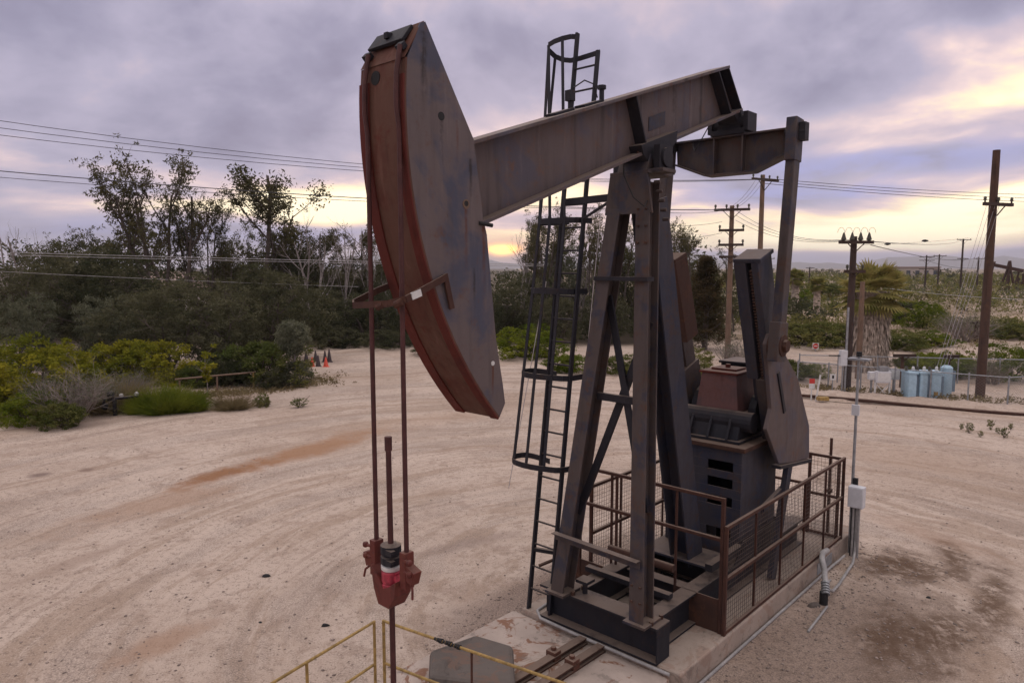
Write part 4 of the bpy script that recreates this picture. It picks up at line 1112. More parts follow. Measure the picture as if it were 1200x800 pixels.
def make_templates():
    for s in range(3):      # tall open eucalyptus, several stems, tufts at the ends; height about 1 unit = 14 m
        r = np.random.default_rng(100 + s); m = MB(); tips = []
        for k in range(5):
            a_ = k * 1.26 + r.uniform(-.4, .4); limb(r, (.25 * cos(a_), .25 * sin(a_), 0), (.24 * cos(a_), .24 * sin(a_), 1), r.uniform(8.6, 10.4), .15, m, tips, 2, .14, .08, .55, 6, 8, .30, .46)
        P_ = [p for p, d in tips if d < 2 and p[2] > 5.5]
        P_ = np.array(P_); P_ = np.concatenate([P_ + r.normal(size=P_.shape) * .22, P_ + r.normal(size=P_.shape) * .45])
        v, f = leaves(r, P_, r.uniform(.16, .44, len(P_)), 15, .20, .34, droop=.6)
        template('euc%d' % s, m, M['bark'], v, f, M['l_euc'])
    for s in range(3):      # slender tree with leaves along a ragged column; about 10 m
        r = np.random.default_rng(200 + s); m = MB(); tips = []
        limb(r, (0, 0, 0), (r.uniform(-.06, .06), 0, 1), 9.5, .15, m, tips, 2, .12, .06, .7, 9, 9, .27, .22)
        limb(r, (.3, .2, 0), (.16, .05, 1), 7.5, .10, m, tips, 2, .14, .06, .7, 6, 7, .3, .3)
        P_ = np.array([p for p, d in tips if p[2] > 1.6 and d < 2])
        v, f = leaves(r, P_, r.uniform(.25, .6, len(P_)), 20, .20, .38, droop=.5)
        template('slim%d' % s, m, M['bark'], v, f, M['l_euc'])
    for s in range(2):      # bare pale tree; about 9 m
        r = np.random.default_rng(300 + s); m = MB(); tips = []
        for k in range(2 + s): limb(r, (.15 * k, 0, 0), (.22 * (k - .6), r.uniform(-.1, .1), 1), r.uniform(7, 8.5), .12, m, tips, 3, .16, .08, .6, 4, 7, .42, .3)
        template('bare%d' % s, m, M['palebark'], None, None, None)
    for s in range(4):      # broad dense crown down to the ground; about 6 m
        r = np.random.default_rng(400 + s); m = MB(); tips = []
        for k in range(4):
            a_ = k * 1.57 + r.uniform(0, 1); limb(r, (.1 * cos(a_), .1 * sin(a_), 0), (.5 * cos(a_), .5 * sin(a_), 1), 3.8, .11, m, tips, 2, .2, .08, .7, 3, 5, .5, .3)
        c = crown_clumps(r, 420, (0, 0, 3.0), 2.5, 2.5, 2.8, 14, .7, .15)
        v, f = leaves(r, c, r.uniform(.22, .5, len(c)), 44, .16, .42, droop=.25)
        template('dense%d' % s, m, M['bark'], v, f, M['l_dark'] if s < 3 else M['l_grey'])
    for s in range(3):      # low round bush; about 1 unit radius, 1.5 high
        r = np.random.default_rng(500 + s); m = MB(); tips = []
        for k in range(6):
            a_ = k * 1.05; limb(r, (.05 * cos(a_), .05 * sin(a_), 0), (.7 * cos(a_), .7 * sin(a_), .9), .9, .025, m, tips, 1, .25, .1, .7, 3, 4, .6, .3)
        c = crown_clumps(r, 260, (0, 0, .60), 1.0, 1.0, .80, 12, .62, .03)
        v, f = leaves(r, c, r.uniform(.08, .20, len(c)), 56, .075, .42, droop=-.35)
        for nm, mt in (('yel', 'l_yel'), ('grn', 'l_green'), ('scrub', 'l_scrub'), ('drk', 'l_dark')): template('bush_%s%d' % (nm, s), m, M['stem'], v, f, M[mt])
    r = np.random.default_rng(600); m = MB(); tips = []          # twiggy leafless shrub; 1.4 high
    for k in range(30):
        a_ = r.uniform(0, 6.28); q = r.uniform(.1, .85); limb(r, (.12 * cos(a_), .12 * sin(a_), 0), (q * cos(a_), q * sin(a_), 1), r.uniform(.8, 1.25), .018, m, tips, 2, .3, .08, .6, 5, 5, .5, .25)
    P_ = np.array([p for p, d in tips if d == 0])
    v, f = leaves(r, P_, .06, 3, .05, .4)
    template('twig', m, M['greytwig'], v, f, M['l_grey'])
    r = np.random.default_rng(610); m = MB()                     # broom-like shrub of upright green shoots; 1 high
    n = 5200; a_ = r.uniform(0, 6.28, n); q = np.sqrt(r.random(n)) * .55
    bx, by = q * np.cos(a_), q * np.sin(a_); h_ = r.uniform(.45, 1.1, n) * (1.05 - q * .55) * (.72 + .28 * np.sin(a_ * 3 + 1) + .15 * np.sin(a_ * 7 + q * 9))
    lean = r.normal(size=(n, 2)) * .25 + np.stack([bx, by], 1) * .5
    top = np.stack([bx + lean[:, 0], by + lean[:, 1], h_], 1); bot = np.stack([bx, by, h_ * r.uniform(0, .55, n)], 1)
    s_ = r.normal(size=(n, 3)); s_ /= np.linalg.norm(s_, axis=1)[:, None]; wd = .009
    v = np.stack([bot - s_ * wd, bot + s_ * wd, top + s_ * wd * .3, top - s_ * wd * .3], 1).reshape(-1, 3)
    for k in range(7): a2 = k * .9; m.tube([(0, 0, 0), (.2 * cos(a2), .2 * sin(a2), .35)], [.02, .01], 4, cap=False)
    template('broom', m, M['stem'], v, np.arange(n * 4).reshape(-1, 4), M['l_green'])
    template('broom_straw', m, M['stem'], v[:8000], np.arange(8000).reshape(-1, 4), M['l_straw'])
    # small grey-green round tree; 3 high
    r = np.random.default_rng(620); m = MB(); tips = []
    limb(r, (0, 0, 0), (.05, 0, 1), 1.7, .06, m, tips, 2, .15, .1, .7, 4, 5, .55, .35)
    c = np.concatenate([crown_clumps(r, 210, (0, 0, 2.05), .72, .72, .88, 8, .6), crown_clumps(r, 60, (.1, 0, .7), .6, .6, .5, 5, .5)])
    v, f = leaves(r, c, r.uniform(.12, .22, len(c)), 40, .085, .5)
    template('young', m, M['palebark'], v, f, M['l_grey'])
    # brownish conical cypress; 9 high
    r = np.random.default_rng(630); m = MB(); tips = []
    limb(r, (0, 0, 0), (0, 0, 1), 8.6, .16, m, tips, 1, .04, .1, .9, 14, 8, .16, .1)
    z = r.random(620) ** .8 * 8.7 + .3; a_ = r.uniform(0, 6.28, 620)
    rad = (1.55 * (1 - (z / 9.4) ** 1.8) * (.7 + .3 * np.sin(z * 2.1 + a_ * 2)) + .12) * np.sqrt(r.random(620))
    c = np.stack([rad * np.cos(a_), rad * np.sin(a_), z], 1)
    v, f = leaves(r, c, r.uniform(.22, .48, 620), 26, .17, .35, droop=-.3)
    template('cypress', m, M['bark'], v, f, M['l_brown'])
    # sapling
    r = np.random.default_rng(640); m = MB(); tips = []
    limb(r, (0, 0, 0), (.04, 0, 1), 1.5, .016, m, tips, 1, .1, .1, .8, 9, 6, .3, .25)
    P_ = np.array([p for p, d in tips]); v, f = leaves(r, P_, .12, 14, .13, .5)
    template('sapling', m, M['palebark'], v, f, M['l_yel'])
    # small weed
    r = np.random.default_rng(650); m = MB()
    for k in range(5): m.tube([(0, 0, 0), (r.normal() * .12, r.normal() * .12, r.uniform(.25, .45))], [.008, .004], 3, cap=False)
    c = crown_clumps(r, 30, (0, 0, .24), .16, .16, .22, 4, .4, .02); v, f = leaves(r, c, .05, 10, .05, .4)
    template('weed', m, M['stem'], v, f, M['l_scrub'])


make_templates()
PN = {'euc': 'eucalyptus_tree', 'slim': 'slender_tree', 'bare': 'bare_tree', 'dense': 'dense_tree', 'cypress': 'cypress_tree', 'young': 'young_tree', 'sapling': 'sapling'}


def plant(key, label, cat, group, px, dist, top=None, scale=None, rz=0.0, wide=1.0, name=None, base_y=None):
    """one plant: px = photo column, dist = metres ahead (or the photo row of its foot); its height follows from the photo row of its top"""
    if base_y is not None: q = gp(px, base_y); dist = q[1]
    x = at(px, 314, dist)[0]; z = float(hgt(x, dist)) - 0.03
    nm = name or next((v for k, v in PN.items() if key.startswith(k)), 'shrub')
    parts = MESH[key]
    h0 = max(max(v.co[2] for v in me.vertices) if not hasattr(me, '_h') else 0 for _, me in parts) if key not in HT else HT[key]
    HT[key] = h0
    if top is not None: scale = (at(px, top, dist)[2] - z) / h0
    o = thing(nm, label, cat, (x, dist, z), rz, group)
    o.scale = (scale * wide, scale * wide, scale)
    for pn, me in parts:
        c = bpy.data.objects.new(pn if pn != 'crown' or 'tree' in nm else 'foliage', me)
        if 'tree' not in nm and pn == 'trunk': c.name = 'stems'
        COL.objects.link(c); c.parent = o
    return o


HT = {}
GT, GB = 'trees of the wood behind the yard', 'bushes along the left edge of the yard'
TR = [  # key, photo column, metres ahead, photo row of the top, turn, width factor, label
    ('euc0', 188, 47, 165, 0.3, 1.0, 'tallest open eucalyptus on the left with many bare stems and tufted top', 'tree'),
    ('euc1', 236, 50, 212, 2.1, .75, 'eucalyptus leaning right beside the tallest eucalyptus, crown denser and lower', 'tree'),
    ('slim0', 308, 52, 194, 1.0, 1.25, 'slender tall tree with thick middle and ragged top, right of the eucalyptus pair', 'tree'),
    ('euc2', 76, 50, 262, 0.5, .8, 'round topped dark tree left of the tallest eucalyptus, leftmost of two', 'tree'),
    ('slim1', 118, 52, 262, 2.2, 1.3, 'dark tree between the round topped tree and the tallest eucalyptus', 'tree'),
    ('bare0', 18, 46, 252, 0.0, .8, 'bare twiggy tree at the far left edge of the wood', 'tree'),
    ('bare1', 362, 50, 240, 1.3, .9, 'pale bare tree with forked trunk right of the slender tall tree', 'tree'),
    ('bare0', 402, 52, 252, 2.0, .7, 'thin bare tree just left of the pump cable', 'tree'),
    ('slim2', 345, 56, 258, .4, 1.1, 'wispy leafy tree just behind the pale forked bare tree', 'tree'),
    ('slim0', 424, 55, 262, 3.2, 1.0, 'thin leafy tree directly behind the left pump cable', 'tree'),
    ('slim2', 452, 54, 268, 5.0, 1.0, 'thin leafy tree behind the gap between the two pump cables', 'tree'),
    ('bare1', 472, 50, 262, 4.0, .7, 'bare tree half hidden behind the red edge of the horse head', 'tree'),
    ('slim1', 276, 50, 268, 4.1, 1.1, 'leafy tree between the leaning eucalyptus and the slender tall tree', 'tree'),
    ('slim2', 40, 55, 288, 1.1, 1.2, 'low leafy tree at the left edge behind the bare tree', 'tree'),
    ('slim1', 622, 57, 250, 1.2, .9, 'wispy tree right of the sun glow, behind the left cage straps', 'tree'),
    ('bare0', 612, 55, 262, 2.2, .7, 'bare branched tree just right of the sun glow beside the horse head', 'tree'),
    ('euc1', 636, 52, 232, 4.2, .62, 'open leafy tree right of the horse head, above the setting sun', 'tree'),
    ('slim0', 652, 56, 250, 2.5, .9, 'tree seen through the ladder cage', 'tree'),
    ('euc2', 700, 50, 228, 1.9, .6, 'thin branched tree seen between ladder and near front leg', 'tree'),
    ('slim1', 728, 52, 252, .9, .9, 'leafy tree seen between the two front legs of the pump', 'tree'),
    ('euc0', 792, 54, 250, 3.3, .6, 'open tree rising right of the far pitman arm', 'tree'),
    ('slim2', 812, 50, 268, 1.7, 1.0, 'thin tree left of the brown cypress, with gaps of sky', 'tree'),
    ('slim1', 862, 54, 286, 3.0, 1.0, 'small leafy tree right of the brown cypress behind the light pole', 'tree'),
    ('cypress', 828, 42, 298, 0, 1.9, 'brown green conical cypress beside the light utility pole', 'tree'),
    ('dense2', 92, 52, 272, 1.0, .95, 'dark rounded tree with uneven top between the two leftmost leafy trees', 'tree'),
    ('dense1', 150, 54, 268, 2.0, .9, 'dark rounded tree just left of the tallest eucalyptus stems', 'tree'),
    ('dense0', 270, 54, 258, 3.6, .62, 'dark rounded tree between leaning eucalyptus and slender tall tree', 'tree'),
    ('slim2', 322, 53, 222, 2.4, 1.1, 'ragged leafy tree leaning against the slender tall tree from the right', 'tree'),
    ('slim0', 384, 56, 266, 4.6, 1.1, 'wispy tree between the pale forked tree and the thin bare tree', 'tree'),
    ('bare0', 438, 52, 250, 5.3, .8, 'bare branched tree between the two thin leafy trees at the cables', 'tree'),
    ('bare1', 676, 54, 240, 5.5, .8, 'bare branched tree seen beside the ladder top below the walking beam', 'tree'),
    ('dense2', 830, 50, 330, 5.5, .8, 'dark rounded tree behind the foot of the brown cypress', 'tree'),
    ('dense1', 342, 53, 284, .9, .8, 'dark rounded tree behind the trunk of the pale forked bare tree', 'tree'),
    ('dense2', 402, 55, 290, 2.9, .9, 'dark rounded tree behind the thin bare tree left of the pump cable', 'tree'),
    ('dense0', 462, 54, 284, 4.4, .9, 'dark rounded tree behind the two pump cables', 'tree'),
    ('dense3', 662, 55, 284, 1.4, .8, 'grey green rounded tree behind the upper ladder cage', 'tree'),
    ('dense1', 742, 55, 288, 3.6, .9, 'dark rounded tree behind the near front leg', 'tree'),
    # dense lower trees in front of the wood
    ('dense0', 258, 34, 316, 0.0, 1.25, 'large dark dense tree above the green bush left of the cones', 'tree'),
    ('dense1', 190, 33, 328, 1.1, 1.2, 'dark dense tree behind the bright green broom shrub', 'tree'),
    ('dense2', 120, 42, 286, 2.2, 1.3, 'dark dense tree behind the yellow green bushes, below the round topped tree', 'tree'),
    ('dense0', 42, 42, 280, 3.1, 1.3, 'dark dense tree at the left edge above the yellow bush', 'tree'),
    ('dense3', 20, 31, 340, .4, 1.0, 'grey green dense tree at the left edge right behind the yellow bush', 'tree'),
    ('dense1', 312, 38, 306, 4.0, 1.1, 'dark dense tree left of the pale forked bare tree', 'tree'),
    ('dense3', 118, 33, 344, 2.6, .9, 'grey green tree standing in front of the dark dense trees above the twiggy shrub', 'tree'),
    ('dense2', 372, 48, 330, .7, 1.3, 'dark dense tree at the far corner of the yard above the cones', 'tree'),
    ('dense1', 430, 47, 336, 2.0, 1.3, 'low dark dense tree behind the left pump cable at the far edge of the yard', 'tree'),
    ('dense0', 490, 46, 330, 5.1, 1.3, 'dark dense tree behind the horse head at the far edge of the yard', 'tree'),
    ('dense2', 560, 46, 335, 1.0, 1.2, 'dark dense tree hidden behind the lower horse head', 'tree'),
    ('dense0', 600, 49, 318, 2.8, 1.2, 'dark dense tree below the setting sun right of the horse head', 'tree'),
    ('dense1', 655, 46, 342, .2, 1.1, 'dark dense tree behind the middle of the ladder', 'tree'),
    ('dense2', 712, 46, 338, 3.9, 1.2, 'dark dense tree seen behind the crossed braces of the pump', 'tree'),
    ('dense0', 772, 47, 340, 1.5, 1.2, 'dark dense tree behind the rear leg of the pump', 'tree'),
]
for i, (key, px, d, top, rz, wd, lab, cat) in enumerate(TR): plant(key, lab, cat, GT, px, d, top=top, rz=rz, wide=wd)

BU = [  # key, column, row of the foot, row of the top, turn, width, label, name
    ('bush_yel0', 40, 474, 386, 0, 1.25, 'biggest yellow green bush at the left edge of the yard', 'bush'),
    ('bush_yel1', 146, 452, 396, 1, 1.15, 'yellow green bush behind the straw coloured shrub', 'bush'),
    ('bush_drk2', 100, 455, 412, 4, .9, 'dark green bush between the two biggest yellow green bushes', 'bush'),
    ('bush_scrub0', 226, 452, 420, 2, 1.1, 'dull green bush behind the thin sapling', 'bush'),
    ('twig', 40, 488, 424, 3, 1.0, 'grey leafless shrub left of the larger twiggy shrub', 'shrub'),
    ('twig', 112, 482, 426, 5, .9, 'grey leafless shrub right of the larger twiggy shrub', 'shrub'),
    ('broom', 156, 484, 457, 5, .8, 'low bright green broom shrub touching the pipe manifold', 'shrub'),
    ('bush_yel2', 2, 480, 425, 2, 1.0, 'yellow green bush cut off by the left edge of the frame', 'bush'),
    ('twig', 76, 492, 408, 0, 1.1, 'grey leafless twiggy shrub in front of the biggest yellow bush', 'shrub'),
    ('bush_grn0', 20, 496, 455, 2, 1.1, 'low green bush at the left edge beside the twiggy shrub', 'bush'),
    ('bush_scrub1', 60, 500, 470, 4, 1.0, 'low dull green bush at the foot of the twiggy shrub', 'bush'),
    ('broom_straw', 122, 480, 436, 0, 1.2, 'straw coloured broom shrub behind the pipe manifold', 'shrub'),
    ('broom', 186, 484, 442, 1, 1.0, 'bright green broom shrub right of the pipe manifold, the larger of two', 'shrub'),
    ('broom', 216, 482, 451, 3, .9, 'bright green broom shrub beside the sapling, the smaller of two', 'shrub'),
    ('twig', 150, 470, 422, 2, 1.0, 'grey leafless shrub between the straw shrub and the yellow bush behind', 'shrub'),
    ('sapling', 236, 465, 402, 0, 1.3, 'thin yellow leaved sapling by the wooden barrier', 'sapling'),
    ('bush_scrub1', 300, 446, 398, 1, 1.2, 'deep green rounded bush behind the wooden barrier', 'bush'),
    ('bush_drk2', 264, 450, 414, 1, 1.1, 'dark green bush behind the left half of the wooden barrier', 'bush'),
    ('young', 341, 450, 373, 0, 1.0, 'small grey green round headed tree at the corner of the bushes', 'tree'),
    ('bush_drk0', 322, 452, 428, 1, 1.2, 'low dark bush at the foot of the small grey green tree', 'bush'),
    ('broom_straw', 265, 478, 458, 3, 1.5, 'low straw coloured tuft on the sand in front of the barrier', 'shrub'),
    ('bush_scrub2', 303, 474, 461, 0, 1.0, 'small grey green clump on the sand right of the straw tuft', 'bush'),
    ('weed', 345, 476, 466, 0, 2.6, 'flat weed on the sand right of the grey green clump', 'weed'),
    ('bush_grn0', 618, 418, 378, 3, 1.5, 'bright bush behind the ladder at the far edge of the yard', 'bush'),
    ('bush_grn1', 668, 436, 415, 1, 1.6, 'low bright bush seen between ladder and far front leg', 'bush'),
    ('bush_scrub0', 730, 438, 412, 1, 1.6, 'low dull bush seen between the front legs of the pump', 'bush'),
    ('bush_drk1', 505, 416, 398, 2, 1.6, 'low dry bush below the far edge trees behind the horse head', 'bush'),
    ('bush_drk2', 455, 408, 384, 2, 1.8, 'dark low bush below the far edge trees between the pump cables', 'bush'),
    ('bush_drk0', 395, 407, 380, 5, 2.0, 'dark low bush below the far edge trees above the cones', 'bush'),
    # right hand scrub
    ('bush_scrub0', 800, 440, 405, 2, 1.6, 'green bush left of the gearbox below the cypress', 'bush'),
    ('twig', 862, 432, 385, 0, 1.2, 'dry twiggy shrub between gearbox cover and crank', 'shrub'),
    ('bush_grn2', 1090, 384, 351, 0, 1.2, 'round dark topped green bush right of the palm on the slope', 'bush'),
    ('bush_drk1', 1056, 378, 352, 1, 1.5, 'grey green bush between the palm and the round green bush', 'bush'),
    ('bush_grn0', 942, 362, 338, 2, 1.3, 'green bush between the two small palms', 'bush'),
    ('bush_scrub1', 962, 352, 330, 3, 1.6, 'dull bush below the right small palm', 'bush'),
    ('bush_grn1', 1110, 442, 414, 2, 1.9, 'bright green bush behind the blue transformers', 'bush'),
    ('bush_yel0', 1126, 438, 410, 4, 1.3, 'yellow green bush between transformers and the big pole', 'bush'),
    ('bush_scrub2', 1072, 438, 415, 4, 1.6, 'dull green bush right of the palm trunk', 'bush'),
    ('bush_grn2', 1192, 446, 400, 1, 1.1, 'green bush right of the big pole at the frame edge', 'bush'),
    ('bush_scrub0', 1186, 396, 372, 3, 1.7, 'dull bush behind the big pole under the distant pump', 'bush'),
    ('twig', 1135, 400, 352, 1, 1.6, 'dry grey shrub left of the big pole, taller than the bushes', 'shrub'),
    ('twig', 1172, 452, 410, 3, 1.3, 'dry grey shrub directly behind the big pole', 'shrub'),
    ('bush_scrub1', 940, 404, 378, 0, 1.8, 'long dull green bush beyond the pale track, left part', 'bush'),
    ('bush_scrub2', 975, 404, 374, 2, 1.9, 'long dull green bush beyond the pale track, left of the palm', 'bush'),
    ('bush_scrub0', 1055, 408, 384, 2, 2.0, 'dull green bush beyond the pale track, right of the palm', 'bush'),
    ('bush_grn0', 1095, 406, 386, 3, 1.9, 'green bush beyond the pale track near the short post', 'bush'),
    ('bush_scrub1', 928, 444, 420, 3, 1.4, 'dull bush behind the left end of the wire fence', 'bush'),
    ('bush_grn2', 958, 442, 424, 3, 1.2, 'small green bush behind the wire fence below the red sign', 'bush'),
    ('bush_scrub2', 910, 446, 424, 1, 1.2, 'dull bush just right of the belt guard behind the yard', 'bush'),
]
for key, px, by, top, rz, wd, lab, cat in BU:
    plant(key, lab, cat, GB if px < 720 else 'bushes of the scrub on the right', px, None, top=top, rz=rz, wide=wd, base_y=by, name={'bush': 'bush', 'shrub': 'shrub', 'weed': 'weed', 'sapling': 'sapling', 'tree': 'young_tree'}[cat])
for k, px in enumerate((1139, 1149, 1163, 1174, 1183, 1191, 1198)):
    plant('weed', 'small weed at the right edge of the sand below the fence, %s in its row' % ('first', 'second', 'third', 'fourth', 'fifth', 'sixth', 'seventh')[k], 'weed', 'weeds on the sand below the fence', px, None, base_y=503 + (k % 3) * 5, scale=.55 + .3 * (k % 2), rz=k, name='weed')

# the far wood behind the trees and the scrub of the plain: masses nobody could count
vr = np.random.default_rng(21)


def mass(name, pts, rad, n, size, mat_):
    v, f = leaves(vr, pts, rad, n, size, .45)
    struct(npmesh(name, v, f, mat_), 'stuff')


n = 2600
x = vr.uniform(-52, 26, n); y = vr.uniform(56, 68, n)
hh = 4.6 + 1.3 * np.sin(x * .55) + .9 * np.sin(x * 1.7 + 2) + .6 * np.sin(x * 3.9); hh = np.where((x > -4) & (x < 2.2), np.minimum(hh, 4.3), hh * 1.15); hh = np.where(x > 16, hh * np.clip(1 - (x - 16) / 12, .25, 1), hh)
mass('far_wood', np.stack([x, y, vr.random(n) ** .75 * hh + .1], 1), .75, 12, .34, M['l_dark'])
n = 1500
x = vr.uniform(-42, 15, n); y = 47.5 + vr.uniform(0, 5, n); x = x * 1.0
mass('undergrowth', np.stack([x, y, vr.random(n) * (1.5 + .7 * np.sin(x * 1.1) + .5 * np.sin(x * 2.7)) + .1], 1), .5, 18, .22, M['l_dark'])
n = 900
t_ = vr.random(n); x = -17 + 6.5 * t_ + vr.normal(size=n) * .5 - 2.2; y = 22 + 9 * t_ + vr.normal(size=n) * .6 + 1.8
mass('ground_cover', np.stack([x, y, vr.random(n) * .5 + .05], 1), .28, 16, .10, M['l_scrub'])
# dry litter under the bushes and along the fence
n = 1500; t_ = vr.random(n); x = -17.5 + 9.5 * t_ + vr.normal(size=n) * .5; y = 21.6 + 8.6 * t_ ** 1.1 + np.abs(vr.normal(size=n)) * 1.1 - .25
mass('leaf_litter', np.stack([x, y, hgt(x, y) + .03 + vr.random(n) * .05], 1), .16, 9, .09, M['l_straw'])
n = 260; a_, b_ = np.array(gp(934, 460)[:2]), np.array(gp(1290, 486)[:2]); t_ = vr.random(n)
p_ = a_ + (b_ - a_) * t_[:, None] + vr.normal(size=(n, 2)) * .3
mass('fence_weeds', np.stack([p_[:, 0], p_[:, 1] + .4, .12 + vr.random(n) * .16], 1), .13, 12, .10, M['l_straw'])
# scrub of the plain to the right and beyond
pts = []
for band, (y0, y1, k, hmax) in enumerate(((44.5, 47, 120, .7), (50, 57.5, 800, 1.1), (73, 98, 700, 1.5), (98, 160, 800, 1.9), (160, 420, 1900, 2.6))):
    y = vr.uniform(y0, y1, k * 2); x = vr.uniform(.22, .82, k * 2) * y
    den = np.sin(x * .33 + 1.1 * band) + np.sin(y * .41 + x * .13) + .6 * np.sin(x * .9 - y * .3)
    s_ = den > (.25 if band in (1,) else .3 if band < 3 else .35 if band < 4 else -.3)
    x, y = x[s_][:k], y[s_][:k]
    pts.append((np.stack([x, y, hgt(x, y) + vr.random(len(x)) * hmax * (.5 + .5 * np.clip(den[s_][:k] + .5, 0, 1))], 1), hmax * .42, 22 if band < 3 else 12, (.16, .17, .26, .42, .8)[band]))
v, f = cat_leaves(*[leaves(vr, p, r_, n_, s_, .5) for p, r_, n_, s_ in pts])
struct(npmesh('scrub', v, f, M['l_scrub']), 'stuff')
for nm_, mt_, k_, lo_h in (('dry_scrub', 'l_grey', 420, 1.5), ('brown_scrub', 'l_brown', 420, 1.3)):
    y = vr.uniform(73, 190, k_ * 3); x = vr.uniform(.24, .8, k_ * 3) * y; den = np.sin(x * .21 + (2 if mt_ == 'l_grey' else 4)) + np.sin(y * .17 + x * .07)
    x, y = x[den > .55][:k_], y[den > .55][:k_]
    mass(nm_, np.stack([x, y, hgt(x, y) + vr.random(len(x)) * lo_h + .3], 1), .8, 16, .34, M[mt_])
y = vr.uniform(200, 800, 900); x = vr.uniform(-.9, .9, 900) * y
mass('plain_trees', np.stack([x, y, vr.random(900) * (2.0 + 1.8 * np.sin(x * .05))], 1), 1.9, 16, 1.5, M['l_dark'])
n = 500; x = vr.uniform(.30, .70, n) * 60; y = vr.uniform(40, 72, n)
mass('dry_grass', np.stack([x, y, vr.random(n) * .25], 1), .4, 12, .16, M['l_straw'])

# ------------------------------------------------------------------ palms
def palm(label, px, dist, top, crown_r, trunk_r, skirt, seed, group='fan palms on the slope'):
    x = at(px, 314, dist)[0]; z0 = float(hgt(x, dist)); ztop = at(px, top, dist)[2]
    hc = ztop - crown_r * 1.18 - z0                                   # height of the crown's heart
    r = np.random.default_rng(seed)
    t = thing('fan_palm', label, 'palm', (x, dist, z0 - .05), 0, group)
    m = MB(); prof = [(trunk_r * (.98 - .06 * k / 8 + .05 * r.normal()), hc * k / 8) for k in range(9)]
    m.lathe((0, 0, 0), prof, 14); m.build('trunk', M['frond_dead'], t, smooth=True)

    def frond(V, c, d, L, stiff, n=16):
        d = d / np.linalg.norm(d)
        side = np.cross(d, (0, 0, 1.0)); side /= np.linalg.norm(side) + 1e-9; nn = np.cross(side, d)
        hub = c + d * L * .45 - np.array((0, 0, (1 - stiff) * L * .10))
        w_ = .02 * L; V.append([c - side * w_, c + side * w_, hub + side * w_, hub - side * w_])
        for k in range(n):
            a_ = (k / (n - 1) - .5) * 2.9; q = d * cos(a_) + side * sin(a_)
            l = L * .58 * (1 - .18 * abs(a_)); tip = hub + q * l - np.array((0, 0, l * (.18 + .5 * (1 - stiff)) * (.6 + .4 * abs(a_))))
            mid = hub + q * l * .5 - np.array((0, 0, l * .05)); s2 = np.cross(q, nn) * L * .035
            V.append([hub, mid + s2, tip, mid - s2])

    for nm, cnt, lo, hi, mt, Lk in (('crown', 84, -.75, 1.35, 'l_palm', 1.0), ('dead_skirt', 40 if skirt else 12, -1.35, -.75, 'frond_dead', .72)):
        V = []
        for k in range(cnt):
            a_ = r.uniform(0, 6.28); e = r.uniform(lo, hi)
            c = np.array((.1 * cos(a_), .1 * sin(a_), hc + (r.uniform(-.1, .15) if nm == 'crown' else r.uniform(-.25, 0) * crown_r)))
            frond(V, c, np.array((cos(a_) * cos(e) * .85, sin(a_) * cos(e) * .85, sin(e))), crown_r * Lk * r.uniform(.8, 1.1), .85 if nm == 'crown' else .25)
        V = np.array(V).reshape(-1, 3)
        npmesh(nm, V, np.arange(len(V)).reshape(-1, 4), M[mt], t)
    if skirt:                                                        # shaggy thatch of old fronds down the trunk
        n = 5200; a_ = r.uniform(0, 6.28, n); z = r.uniform(.05, hc * 1.0, n); L = r.uniform(.25, .75, n)
        rad = trunk_r * (1.02 - .05 * z / hc) + r.normal(size=n) * .05 + .03
        p = np.stack([rad * np.cos(a_), rad * np.sin(a_), z], 1); out_ = np.stack([np.cos(a_), np.sin(a_), 0 * a_], 1); tg = np.stack([-np.sin(a_), np.cos(a_), 0 * a_], 1)
        w_ = .045; dn = np.array((0, 0, -1.0))
        tip = p + out_ * (L * r.uniform(.05, .35, n))[:, None] + tg * (r.normal(size=n) * .10)[:, None] + dn * L[:, None]
        V = np.stack([p - tg * w_, p + tg * w_, tip + tg * w_ * .3, tip - tg * w_ * .3], 1).reshape(-1, 3)
        npmesh('thatch', V, np.arange(n * 4).reshape(-1, 4), M['frond_dead'], t)
    return t


palm('big shaggy fan palm with a thick grey skirt of dead fronds behind the wire fence', 1024, 33.5, 289, 1.72, .64, True, 1)
palm('small distant fan palm on the slope, the taller left one of two', 933, 64, 311, .95, .34, False, 2)
palm('small distant fan palm on the slope, the shorter right one of two', 959, 68, 319, .95, .34, False, 3)

# ------------------------------------------------------------------ utility poles and wires
PG, WG = 'wooden utility poles', 'overhead power lines'


